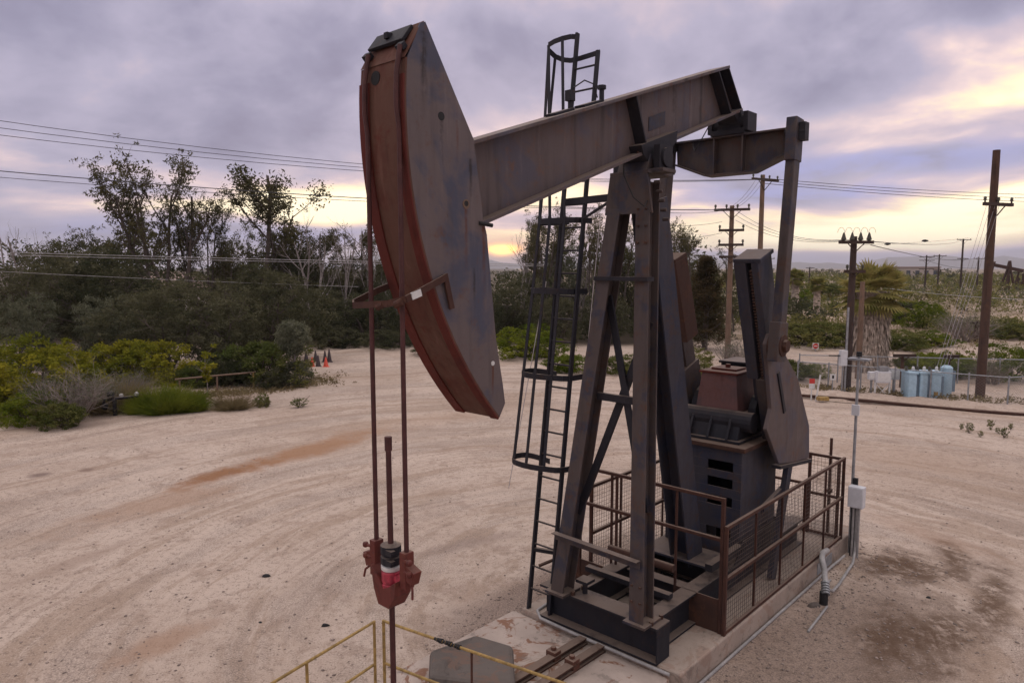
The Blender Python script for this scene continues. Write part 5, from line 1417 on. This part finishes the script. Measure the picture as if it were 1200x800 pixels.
def pole(label, px, dist, top, r_, mat_, arms=(), foot_px=None, yaw=0.0, steps=False, group=PG, bells=False):
    """arms: (photo row, half length m, insulators)"""
    p1 = at(px, top, dist); x = p1[0]; z0 = float(hgt(x, dist)) if abs(x) < 900 else 0
    t = thing('utility_pole', label, 'utility pole', (x, dist, z0), yaw, group)
    h_ = p1[2] - z0
    MB().tube([(0, 0, -.2), (0, 0, h_ * .5), (0, 0, h_)], [r_ * 1.12, r_, r_ * .82], 12).build('mast', mat_, t, smooth=True)
    for row, L, ins in arms:
        z = at(px, row, dist)[2] - z0
        m = MB(); m.box(-L, L, -r_ - .10, -r_ - .003, z - .06, z + .06)
        m.obox((-.55 * L, -r_ - .05, z), (0, -r_ - .02, z - .55 * L), (0, 1, 0), .03, .03); m.obox((.55 * L, -r_ - .05, z), (0, -r_ - .02, z - .55 * L), (0, 1, 0), .03, .03)
        m.build('cross_arm', M['poledark'], t)
        for k in range(ins):
            xx = -L * .92 + 1.84 * L * k / max(1, ins - 1)
            pr_ = [(.03, 0), (.03, .06), (.07, .08), (.04, .12), (.065, .14), (.03, .2)] if not bells or row > 300 else [(.04, 0), (.10, .03), (.095, .07), (.07, .15), (.04, .26), (.02, .31)]
            MB().lathe((xx * (.80 if bells else 1), -r_ - .05, z + .061), pr_, 10).build('insulator', M['insul'], t, smooth=True)
        if bells and row < 300:
            for k in range(5):
                c_ = -L * .9 + 1.8 * L * k / 4; MB().tube([(c_ + .2 * L * cos(a_), -r_ - .05, z + .36 + .2 * sin(a_)) for a_ in np.linspace(0, pi, 8)], .007, 4).build('jumper_loop', M['wire'], t)
    return t, (x, dist, z0)


pole('big brown utility pole with a crossarm at the right edge, standing inside the wire fence', 1168, 26.6, 176, .15, M['polebrown'], ((240, .75, 3),), yaw=.35)
pole('dark utility pole with four bell insulators left of the big shaggy palm', 1001, 27.6, 277, .135, M['poledark'], ((284, .66, 4), (318, .4, 2)), bells=True)
pole('reddish wooden pole standing close against the left side of the big palm trunk', 1011, 31.5, 330, .12, M['polelight'], ())
pole('light brown wooden pole with three dark crossarms beside the cypress', 858, 35.5, 241, .13, M['polelight'], ((246, .85, 4), (270, .6, 2), (287, .6, 2), (301, .55, 0)), yaw=-.3)
pole('light wooden pole with one crossarm rising between the far pitman arm and the crank', 894, 41, 205, .15, M['polelight'], ((211, 1.05, 4),), yaw=.5)
DP = 'distant utility poles on the skyline'
pole('distant pole on the skyline with stacked crossarms, left of a close pair', 1086, 150, 299, .16, M['poledark'], ((301, 1.6, 2), (305, 1.6, 0), (315, 1.6, 0)), group=DP)
pole('distant pole on the skyline with a short crossarm, right of a close pair', 1101, 155, 298, .16, M['poledark'], ((300, 1.4, 2), (316, 1.4, 0)), group=DP)
pole('tallest distant pole on the skyline between the palm and the big pole', 1129, 130, 280, .17, M['poledark'], ((281, 1.3, 2), (303, 1.0, 0)), group=DP)
pole('distant pole on the skyline just left of the big brown pole', 1147, 150, 301, .17, M['poledark'], ((303, 1.2, 2),), group=DP)
pole('thin distant pole with a T top seen between crank and pitman arm', 899, 140, 302, .15, M['poledark'], ((303, 1.4, 2),), group=DP)
pole('thin distant pole on the skyline between the two small palms', 949, 150, 313, .15, M['poledark'], ((314, .9, 0),), group=DP)
pole('tiny distant pole on the skyline right of the distant pump', 1199, 170, 320, .2, M['poledark'], ((322, 1.0, 0),), group=DP)
pole('short wooden post with a flat pale top beside the sandy track near the big pole', 1145, 47, 376, .13, M['polebrown'], ((378, .55, 0),), group=None)
# short tee posts and a pipe mast inside the fenced compound
pole('short brown tee post between the palm and the blue transformers', 1058, 29, 415, .07, M['polebrown'], ((416, .45, 0),), group='short tee posts in the compound')
pole('thin brown tee post right of the blue transformers', 1113, 27.5, 416, .045, M['polebrown'], ((417, .3, 0),), group='short tee posts in the compound')
o = MB().cyl((0, 0, 0), (0, 0, 3.4), .04, 10).build('riser_pipe', M['galv'], None, smooth=True); q = at(993, 450, 27.2); o.location = (q[0] - .1, 27.2, 0)
tag(o, 'pale riser pipe running up the left side of the dark bell insulator pole', 'pipe')
t = thing('meter_box', 'pale meter box hung low on the left of the dark bell insulator pole', 'meter box', (at(988, 420, 27.2)[0], 27.2, 0))
MB().box(-.13, .13, -.1, .1, 1.15, 1.75).build('housing', M['boxgrey'], t, bevel=.01); MB().cyl((0, 0, 0), (0, 0, 1.15), .03, 8).build('stand', M['galv'], t); MB().box(-.55, 0, -.03, .03, 1.52, 1.56).build('bracket', M['black'], t)


def wire(label, a, b_, sag, r_=.012, mat_='wire', group=WG, cat='power line', n=14):
    a, b_ = np.array(a, float), np.array(b_, float); d = b_ - a
    pts = [a + d * k / n - np.array((0, 0, 4 * sag * (k / n) * (1 - k / n))) for k in range(n + 1)]
    L = np.linalg.norm(d); c = a.copy()
    o = MB().tube([p - c for p in pts], r_, 4).build('power_line', M[mat_], None); o.location = c
    return tag(o, label, cat, group)


names = ('topmost', 'second', 'third')
for k, (yl, yr) in enumerate(((140, 186), (149, 192), (158, 197))):
    wire('%s of three dark power lines crossing the left sky above the tallest eucalyptus' % names[k], at(-60, yl - 7, 24.5 + k * .3), at(885 + 9 * k, 210, 41 - .2 * k), .75, .011)
for k, (yl, yr) in enumerate(((198, 228), (206, 235))):
    wire('%s of the lower pair of power lines crossing the crown of the tallest eucalyptus' % ('thicker upper' if k == 0 else 'thinner lower'), at(-60, yl - 3, 24.5), at(850 + 8 * k, 246, 35.5), .35, .016 if k == 0 else .010)
for k in range(3):
    wire('%s of three power lines running right from light pole to big brown pole' % ('upper', 'middle', 'lower')[k], at(896, 209 + 3 * k, 41), at(1290, 229 + 4.5 * k, 56), .25, .016)
for k in range(3):
    wire('%s of three thin lines from the light pole down to the three arm pole' % ('upper', 'middle', 'lower')[k], at(886 + 5 * k, 210, 41), at(848 + 4 * k, 246, 35.5), .3, .010)
    wire('%s thin line running left from the three arm pole behind the front legs' % ('upper', 'middle', 'lower')[k], at(846, 247 + 13 * k, 35.5), at(690, 232 + 20 * k, 27), .3, .009)
for k in range(3):
    wire('%s sagging line between the three arm pole and the bell insulator pole' % ('upper', 'middle', 'lower')[k], at(862, 246 + 6 * k, 35.5), at(988 + 7 * k, 281, 27.6), .45, .009)
for k in range(2):
    wire('%s skyline wire from the bell insulator pole towards the tallest distant pole' % ('upper', 'lower')[k], at(1020, 283 + k * 4, 27.6), at(1129, 281 + k * 22, 130), .4, .016)
    wire('%s skyline wire between the distant close pair and the pole by the big brown pole' % ('upper', 'lower')[k], at(1086, 301 + k * 4, 150), at(1147, 302 + k * 12, 150), .6, .03)
wire('pale wire strung low across the slope behind the big palm', at(1040, 338, 60), at(1290, 352, 58), .3, .02, 'wirepale')
gl2 = ('leftmost', 'second from left', 'third from left', 'rightmost')
for k in range(4):
    wire('%s of four slack wires hanging from the big brown pole to the transformers' % gl2[k], at(1156 + 5 * k, 241, 26.4), at(1096 + 4 * k, 436, 26.6 + .1 * k), .05, .0075, 'wirepale', 'slack wires at the big brown pole')
# pale lines strung in front of the wood on the left
for k, (y0_, y1_) in enumerate(((296, 308), (299, 310))):
    wire('%s of two pale lines strung in front of the wood on the left' % ('upper', 'lower')[k], at(18, y0_, 34), at(640, y1_ + 2, 42), .05, .013, 'wirepale')
wire('faint thin line low in front of the dark trees left of the pump cable', at(0, 318, 33), at(420, 336, 40), .05, .008, 'wirepale')
for (a_, b_, lab) in (((640, 330, 13.5), (596, 418, 15.5), 'thin pale guy wire left of the ladder in front of the bright bush'), ((704, 250, 14.5), (676, 440, 17.5), 'thin pale guy wire between the ladder and the near front leg')):
    q = at(*b_); wire(lab, at(*a_), (q[0], q[1], 0), 0, .008, 'wirepale', None, 'guy wire', 3)
for k, px in enumerate((1040, 1084)):
    q = at(px, 282 + (4 if k == 0 else 0), 70); o = MB().lathe((0, 0, -.12), [(.05, 0), (.3, .08), (.3, .16), (.05, .24)], 8).build('line_marker', M['black'], None); o.location = q
    tag(o, 'dark marker on the skyline wire, %s' % ('nearer the palm' if k == 0 else 'nearer the tallest distant pole'), 'line marker', 'markers on the skyline wire')
wire('thin skyline wire carrying two dark markers', at(1010, 287, 68), at(1135, 279, 72), .1, .012)

# ------------------------------------------------------------------ fenced electrical compound
def chainlink(label, a, b_, h_, nposts, pitch=.11):
    a, b_ = np.array(a), np.array(b_); d = b_ - a; L = np.linalg.norm(d); yaw = atan2(d[1], d[0])
    t = thing('wire_fence', label, 'fence', (a[0], a[1], 0), yaw, 'chain link fence panels')
    for i in range(nposts + 1):
        MB().cyl((L * i / nposts, 0, -.1), (L * i / nposts, 0, h_ + .05), .028, 8).build('post', M['galv'], t, smooth=True)
    MB().cyl((.03, 0, h_ - .02), (L - .03, 0, h_ - .02), .02, 8).build('top_rail', M['galv'], t)
    m = MB(); n = int(L / pitch); r_ = .0018
    for s_ in (1, -1):
        for i in range(-int(h_ / pitch), n):
            x0 = i * pitch; x1 = x0 + h_; z0, z1 = (0.03, h_ - .03) if s_ == 1 else (h_ - .03, .03)
            lo_, hi_ = max(0, (0 - x0) / h_), min(1, (L - x0) / h_)
            if hi_ - lo_ < .02: continue
            m.obox((x0 + h_ * lo_, .004 * s_, z0 + (z1 - z0) * lo_), (x0 + h_ * hi_, .004 * s_, z0 + (z1 - z0) * hi_), (0, 1, 0), 2 * r_, 2 * r_)
    m.build('wire_netting', M['galv'], t)
    return t


A0, A1, A2 = gp(934, 456)[:2], gp(1180, 480)[:2], gp(1290, 470)[:2]
chainlink('chain link fence in front of the compound, from red sign to big pole', A0, A1, 1.15, 6)
chainlink('chain link fence turning away at the right end by the frame edge', A1, A2, 1.15, 2)
chainlink('chain link fence behind the blue transformers and the white cabinets', gp(936, 446)[:2], gp(1270, 455)[:2], 1.15, 7)
# rusty pipe along the edge of the sand
q0, q1 = gp(925, 464), gp(1300, 496); d = np.array(q1) - np.array(q0)
o = MB().tube([np.array(q0) * 0 + d * k / 8 + np.array((0, .15 * sin(k), .06)) for k in range(9)], .06, 8).build('edge_pipe', M['rust'], None, smooth=True); o.location = q0
tag(o, 'long rusty pipe lying along the edge of the sand below the fence', 'pipe')
# low bank of sand behind it
m = MB(); n_ = np.array((-d[1], d[0], 0)); n_ /= np.linalg.norm(n_)
sec = [(0, -.05), (.25, .10), (.9, .20), (1.5, .14), (2.3, -.05)]
vs = [tuple(d * k / 20 + n_ * (o_ + .10 * sin(k * 1.3)) + np.array((0, 0, z + .04 * sin(k * 2.1 + o_) if z > 0 else z))) for k in range(21) for o_, z in sec]
m.add(vs, [(i * 5 + j, i * 5 + j + 1, i * 5 + j + 6, i * 5 + j + 5) for i in range(20) for j in range(4)])
o = m.build('sand_bank', M['ground'], None, smooth=True); o.location = q0; struct(o)
# three pale blue transformers
TG = 'pale blue transformers in the compound'
for k, (pl_, pr_, lab) in enumerate(((1061, 1074, 'pale blue transformer tank at the left of the row of three'), (1074, 1087, 'pale blue transformer tank in the middle of the row of three'), (1087, 1103, 'pale blue transformer tank at the right of the row, with a yellow plate'))):
    xl, xr = at(pl_, 470, 26.0)[0], at(pr_, 470, 26.0)[0]; cx_ = (xl + xr) / 2; wd = (xr - xl) / 2
    t = thing('transformer', lab, 'transformer', (cx_, 26.2, 0), -.12, TG)
    m = MB(); m.prism([(-wd * .66, -.35), (wd * .60, -.35), (wd * .70, -.30), (wd * .70, .35), (-wd * .72, .35), (-wd * .72, -.30)], 2, 0.0, 1.02); m.build('tank', M['trans'], t, bevel=.02)
    m = MB(); m.box(wd * .725, wd * 1.22, -.22, .3, .02, .92); m.build('radiator', M['transdark'], t)
    m = MB(); m.box(-wd * .85, wd * .85, -.38, .38, 1.021, 1.09); m.build('lid', M['trans'], t, bevel=.01)
    for xx in (-.12, .12): MB().lathe((xx, 0, 1.09), [(.05, 0), (.07, .03), (.04, .07), (.06, .10), (.03, .17)], 10).build('bushing', M['insul'] if xx < 0 else M['white'], t)
    if k == 2: MB().box(-.08, .06, -.362, -.353, .22, .36).build('warning_plate', M['yellow'], t)
t = thing('transformer', 'tall narrow pale blue tank standing behind the right end of the transformer row', 'transformer', (at(1107, 470, 26.9)[0], 26.9, 0), 0, TG)
MB().lathe((0, 0, 0), [(.2, 0), (.21, .02), (.21, 1.12), (.12, 1.2)], 14).build('tank', M['trans'], t, smooth=True); MB().box(.16, .30, -.1, .1, .2, 1.0).build('radiator', M['transdark'], t)
# white cabinets on crossed legs
CGP = 'white electrical cabinets on stands'
for (px, dist, w_, h0, h1, lab, xb) in ((1034, 26.4, .26, .62, 1.05, 'largest white electrical cabinet on crossed white legs left of the transformers', True),
                                       (1021, 26.6, .12, .70, 1.0, 'narrow white cabinet left of the largest white cabinet', False), (1047, 26.8, .17, .68, 1.08, 'white cabinet right of the largest white cabinet, on one post', False)):
    t = thing('electric_cabinet', lab, 'electrical cabinet', (at(px, 450, dist)[0], dist, 0), -.1, CGP)
    MB().box(-w_, w_, -.12, .12, h0, h1).build('housing', M['boxgrey'], t, bevel=.012); MB().box(-w_ * .85, w_ * .85, -.132, -.121, h0 + .05, h1 - .05).build('door', M['white'], t)
    if xb:
        for s_ in (-1, 1): MB().box(s_ * w_ - .025, s_ * w_ + .025, -.03, .03, -.05, h0).build('leg', M['white'], t)
        for s_ in (-1, 1): MB().obox((-s_ * w_, -.035 * s_, .05), (s_ * w_, -.035 * s_, h0 - .03), (0, 1, 0), .02, .035).build('cross_brace', M['white'], t)
        MB().box(-.16, .16, -.1, .1, h1 + .001, h1 + .18).build('top_box', M['galv'], t)
    else: MB().box(-.03, .03, -.03, .03, -.05, h0).build('leg', M['galv'], t)
# signs
t = thing('sign', 'small red over white notice sign on a post at the left end of the fence', 'sign', (at(951, 462, 26.3)[0], 26.3, 0))
MB().box(-.02, .02, .0, .03, -.05, .62).build('post', M['white'], t); MB().box(-.10, .10, -.012, -.001, .60, .78).build('red_panel', M['redsign'], t); MB().box(-.11, .11, -.012, -.001, .40, .597).build('white_panel', M['white'], t)
t = thing('marker_post', 'white post leaning right beside the red and white sign', 'post', (at(956, 466, 26.2)[0], 26.2, 0)); MB().obox((0, 0, -.05), (.14, 0, .95), (1, 0, 0), .055, .03).build('post_board', M['white'], t)
t = thing('sign', 'small white square notice with a dark figure hung on the fence', 'sign', (at(976, 445, 27)[0], 27.0, 0)); MB().box(-.11, .11, -.01, 0, .62, .86).build('panel', M['white'], t); MB().box(-.04, .035, -.014, -.0105, .68, .80).build('pictogram', M['black'], t); MB().box(-.015, .015, .001, .03, -.05, .86).build('post', M['galv'], t)
t = thing('road_sign', 'round red no entry sign with white bar by the sandy track', 'sign', (at(955.5, 412, 42)[0], 42.0, 0))
MB().box(-.19, .19, -.01, 0, .10, .47).build('board', M['white'], t); MB().cyl((0, -.018, .285), (0, -.011, .285), .16, 20).build('disc', M['redsign'], t); MB().box(-.11, .11, -.024, -.0185, .262, .308).build('bar', M['white'], t); MB().box(-.02, .02, .001, .03, -.1, .3).build('post', M['galv'], t)
o = MB().box(-.2, .2, -.12, .12, 0, .14).build('yellow_block', M['yellow'], None, bevel=.02); q = gp(964, 469); o.location = q; tag(o, 'small yellow block on the sand at the foot of the leaning white post', 'block')

# ------------------------------------------------------------------ traffic cones, manifold, barrier
CN = 'traffic cones at the far edge of the yard'
cone0 = None
for (px, by, dk, lab) in ((366, 430, 0, 'bright orange cone in the front row, leftmost'), (382, 430, 0, 'bright orange cone in the front row, right end'), (373, 430, 1, 'dark cone between the two bright orange cones'),
                          (359, 424, 1, 'dark cone beside the small grey green tree'), (370, 424, 1, 'dark cone in the back row above the leftmost orange cone'), (381, 424, 1, 'dark small cone in the back row above the right orange cone'),
                          (386, 424, 1, 'largest dark cone at the right end of the back row')):
    q = gp(px, by); t = thing('traffic_cone', lab, 'traffic cone', q, .3, CN); mt = M['coned'] if dk else M['orange']; s_ = 1.15 if 'largest' in lab else 1
    MB().box(-.17, .17, -.17, .17, 0, .03).build('base', mt, t); MB().lathe((0, 0, .031), [(.13, 0), (.03, .55 * s_ if dk else .45), (.02, (.57 if dk else .47) * s_)], 14).build('cone_body', mt, t, smooth=True)
q = gp(135, 486)
t = thing('pipe_manifold', 'dark pipe valve manifold with pale caps at the edge of the bushes', 'pipe manifold', q, .2)
MB().cyl((0, 0, -.1), (0, 0, .55), .07, 10).build('riser', M['dark'], t, smooth=True)
MB().tube([(-.35, 0, .30), (-.3, 0, .52), (0, 0, .56), (.4, 0, .58), (.75, 0, .62)], .05, 8).build('cross_pipe', M['dark'], t, smooth=True)
for (xx, zz) in ((.22, .66), (.70, .70)): MB().lathe((xx, 0, zz - .08), [(.03, 0), (.07, .02), (.07, .10), (.03, .14)], 10).build('pale_cap', M['conduit'], t)
for (xx, zz) in ((-.3, .3), (-.1, .7)): MB().lathe((xx, -.02, zz - .1), [(.06, 0), (.11, .04), (.11, .14), (.06, .2)], 10).build('valve', M['black'], t)
BG = 'barrier of poles in front of the left bushes'
qa, qb = gp(206, 463), gp(300, 452)
t = thing('pole_barrier', 'long pale wooden rail on short posts in front of the left bushes', 'barrier', qa)
dv = np.array(qb) - np.array(qa)
MB().cyl((0, 0, .62), tuple(dv + np.array((0, 0, .58))), .035, 8).build('rail', M['polelight'], t); 
for k in (.05, .5, .97): MB().cyl(tuple(dv * k - np.array((0, 0, .1))), tuple(dv * k + np.array((0, 0, .56))), .04, 8).build('post', M['polelight'] if k < .9 else M['yellow'], t)

# ------------------------------------------------------------------ far things: second pump, buildings, hills
t = thing('oil_pumpjack', 'small distant oil pumpjack on the skyline behind the big brown pole', 'pumpjack', (at(1181, 335, 150)[0], 150, 0.6), 0.12)
K = .82
MB().obox((-4.2 * K, 0, 6.0 * K), (4.0 * K, 0, 4.5 * K), (0, 0, 1), .8 * K, .45 * K).build('walking_beam', M['rust'], t)
m = MB(); m.prism([(-4.1 * K, 6.9 * K), (-4.9 * K, 6.4 * K), (-5.6 * K, 4.6 * K), (-5.5 * K, 3.6 * K), (-4.7 * K, 4.6 * K)], 1, -.35 * K, .35 * K); m.build('horse_head', M['rust'], t)
for s_ in (-1, 1):
    m = MB(); m.obox((-1.6 * K, s_ * .8, -.6), (-.1 * K, s_ * .2, 5.2 * K), (1, 0, 0), .32, .3); m.build('front_leg', M['rust'], t)
    m = MB(); m.obox((1.3 * K, s_ * .8, -.6), (.1 * K, s_ * .2, 5.2 * K), (1, 0, 0), .3, .3); m.build('rear_leg', M['rust'], t)
    m = MB(); m.obox((3.9 * K, s_ * .9, 4.6 * K), (3.2 * K, s_ * .9, 1.2 * K), (1, 0, 0), .3, .2); m.build('pitman_arm', M['rust'], t)
    m = MB(); m.prism([(2.6 * K, .8 * K), (3.6 * K, .4 * K), (4.7 * K, 2.4 * K), (4.0 * K, 3.0 * K)], 1, s_ * 1.1, s_ * 1.35); m.build('crank', M['rust'], t)
m = MB(); m.box(2.2 * K, 3.6 * K, -.7, .7, -.6, 1.6 * K); m.build('gearbox', M['rust'], t)
m = MB(); m.prism([(-.5 * K, 5.5 * K), (.6 * K, 5.3 * K), (.25 * K, 7.1 * K), (-.1 * K, 7.1 * K)], 1, -.25, .25); m.build('saddle', M['rust'], t)


def house(label, px, dist, w_, d_, h_, z, flat=True, yaw=0.1, wins=5, name='far_building'):
    t = thing(name, label, 'building', (at(px, 330, dist)[0], dist, z), yaw)
    MB().box(-w_, w_, -d_, d_, -1, h_).build('wall', M['stucco'], t)
    if flat: MB().box(-w_ - .3, w_ + .3, -d_ - .3, d_ + .3, h_ + .002, h_ + .5).build('roof', M['roof'], t)
    else: MB().prism([(-d_ - .5, h_ + .002), (d_ + .5, h_ + .002), (0, h_ + d_ * .55)], 0, -w_ - .4, w_ + .4).build('roof', M['roof'], t)
    for k in range(wins):
        xx = -w_ * .8 + 1.6 * w_ * k / (wins - 1); MB().box(xx - w_ * .09, xx + w_ * .09, -d_ - .06, -d_ - .003, h_ * .35, h_ * .75).build('window', M['glass'], t)
    return t


house('low pale flat roofed building on the skyline right of the big palm', 1066, 330, 11, 5, 5.0, 0)
house('pale low house with brown roof glimpsed through the dark trees on the left', 165, 74, 6, 3, 2.9, 0, flat=False, yaw=-.2, wins=4)
t = thing('parked_car', 'pale parked car glimpsed through the dark trees on the left, right of the house', 'car', (at(172, 372, 71)[0], 68, 0), .1)
MB().prism([(-2.1, .35), (2.1, .35), (2.1, .8), (1.4, .95), (.8, 1.4), (-.9, 1.45), (-1.5, .98), (-2.1, .9)], 1, -.85, .85).build('body', M['white'], t, bevel=.08)
MB().prism([(1.2, .98), (.76, 1.33), (-.85, 1.37), (-1.3, 1.0)], 1, -.862, -.852).build('window', M['glass'], t)
for xx in (-1.3, 1.3): MB().cyl((xx, -.9, .33), (xx, -.65, .33), .33, 16).build('wheel', M['black'], t)

# hills on the horizon
m = MB(); n = 90; sec = []
vs, fs = [], []
for k in range(n + 1):
    x = -1500 + 9000 * k / n; hgt_ = 75 + 45 * sin(k * .23 + .6) + 26 * sin(k * .61) + 10 * sin(k * 1.7)
    hgt_ = max(18, hgt_)
    for (yy, zz) in ((6000, -5), (6500, hgt_ * .55 + 6 * sin(k * 2.3)), (7000, hgt_), (8200, -5)): vs.append((x, yy + 300 * sin(k * .4), zz))
fs = [(i * 4 + j, i * 4 + j + 1, i * 4 + j + 5, i * 4 + j + 4) for i in range(n) for j in range(3)]
M['hill'] = plain('hill_scrub', (0.10, 0.085, 0.06), 1.0, scale=.004, dirt_amt=.2)
o = m.add(vs, fs).build('hills', M['hill'], None, smooth=True); struct(o)

# ------------------------------------------------------------------ air
M['haze'] = bpy.data.materials.new('haze'); M['haze'].use_nodes = True
t_ = NT(M['haze'].node_tree); v_ = t_.node('ShaderNodeVolumePrincipled'); o_ = t_.node('ShaderNodeOutputMaterial'); t_.link(v_.outputs[0], o_.inputs['Volume'])
v_.inputs['Color'].default_value = (0.86, 0.88, 1.0, 1); v_.inputs['Density'].default_value = 0.00016; v_.inputs['Anisotropy'].default_value = 0.2
struct(MB().box(-9400, 9400, -9400, 9400, -7, 190).build('haze', M['haze'], None), 'stuff')
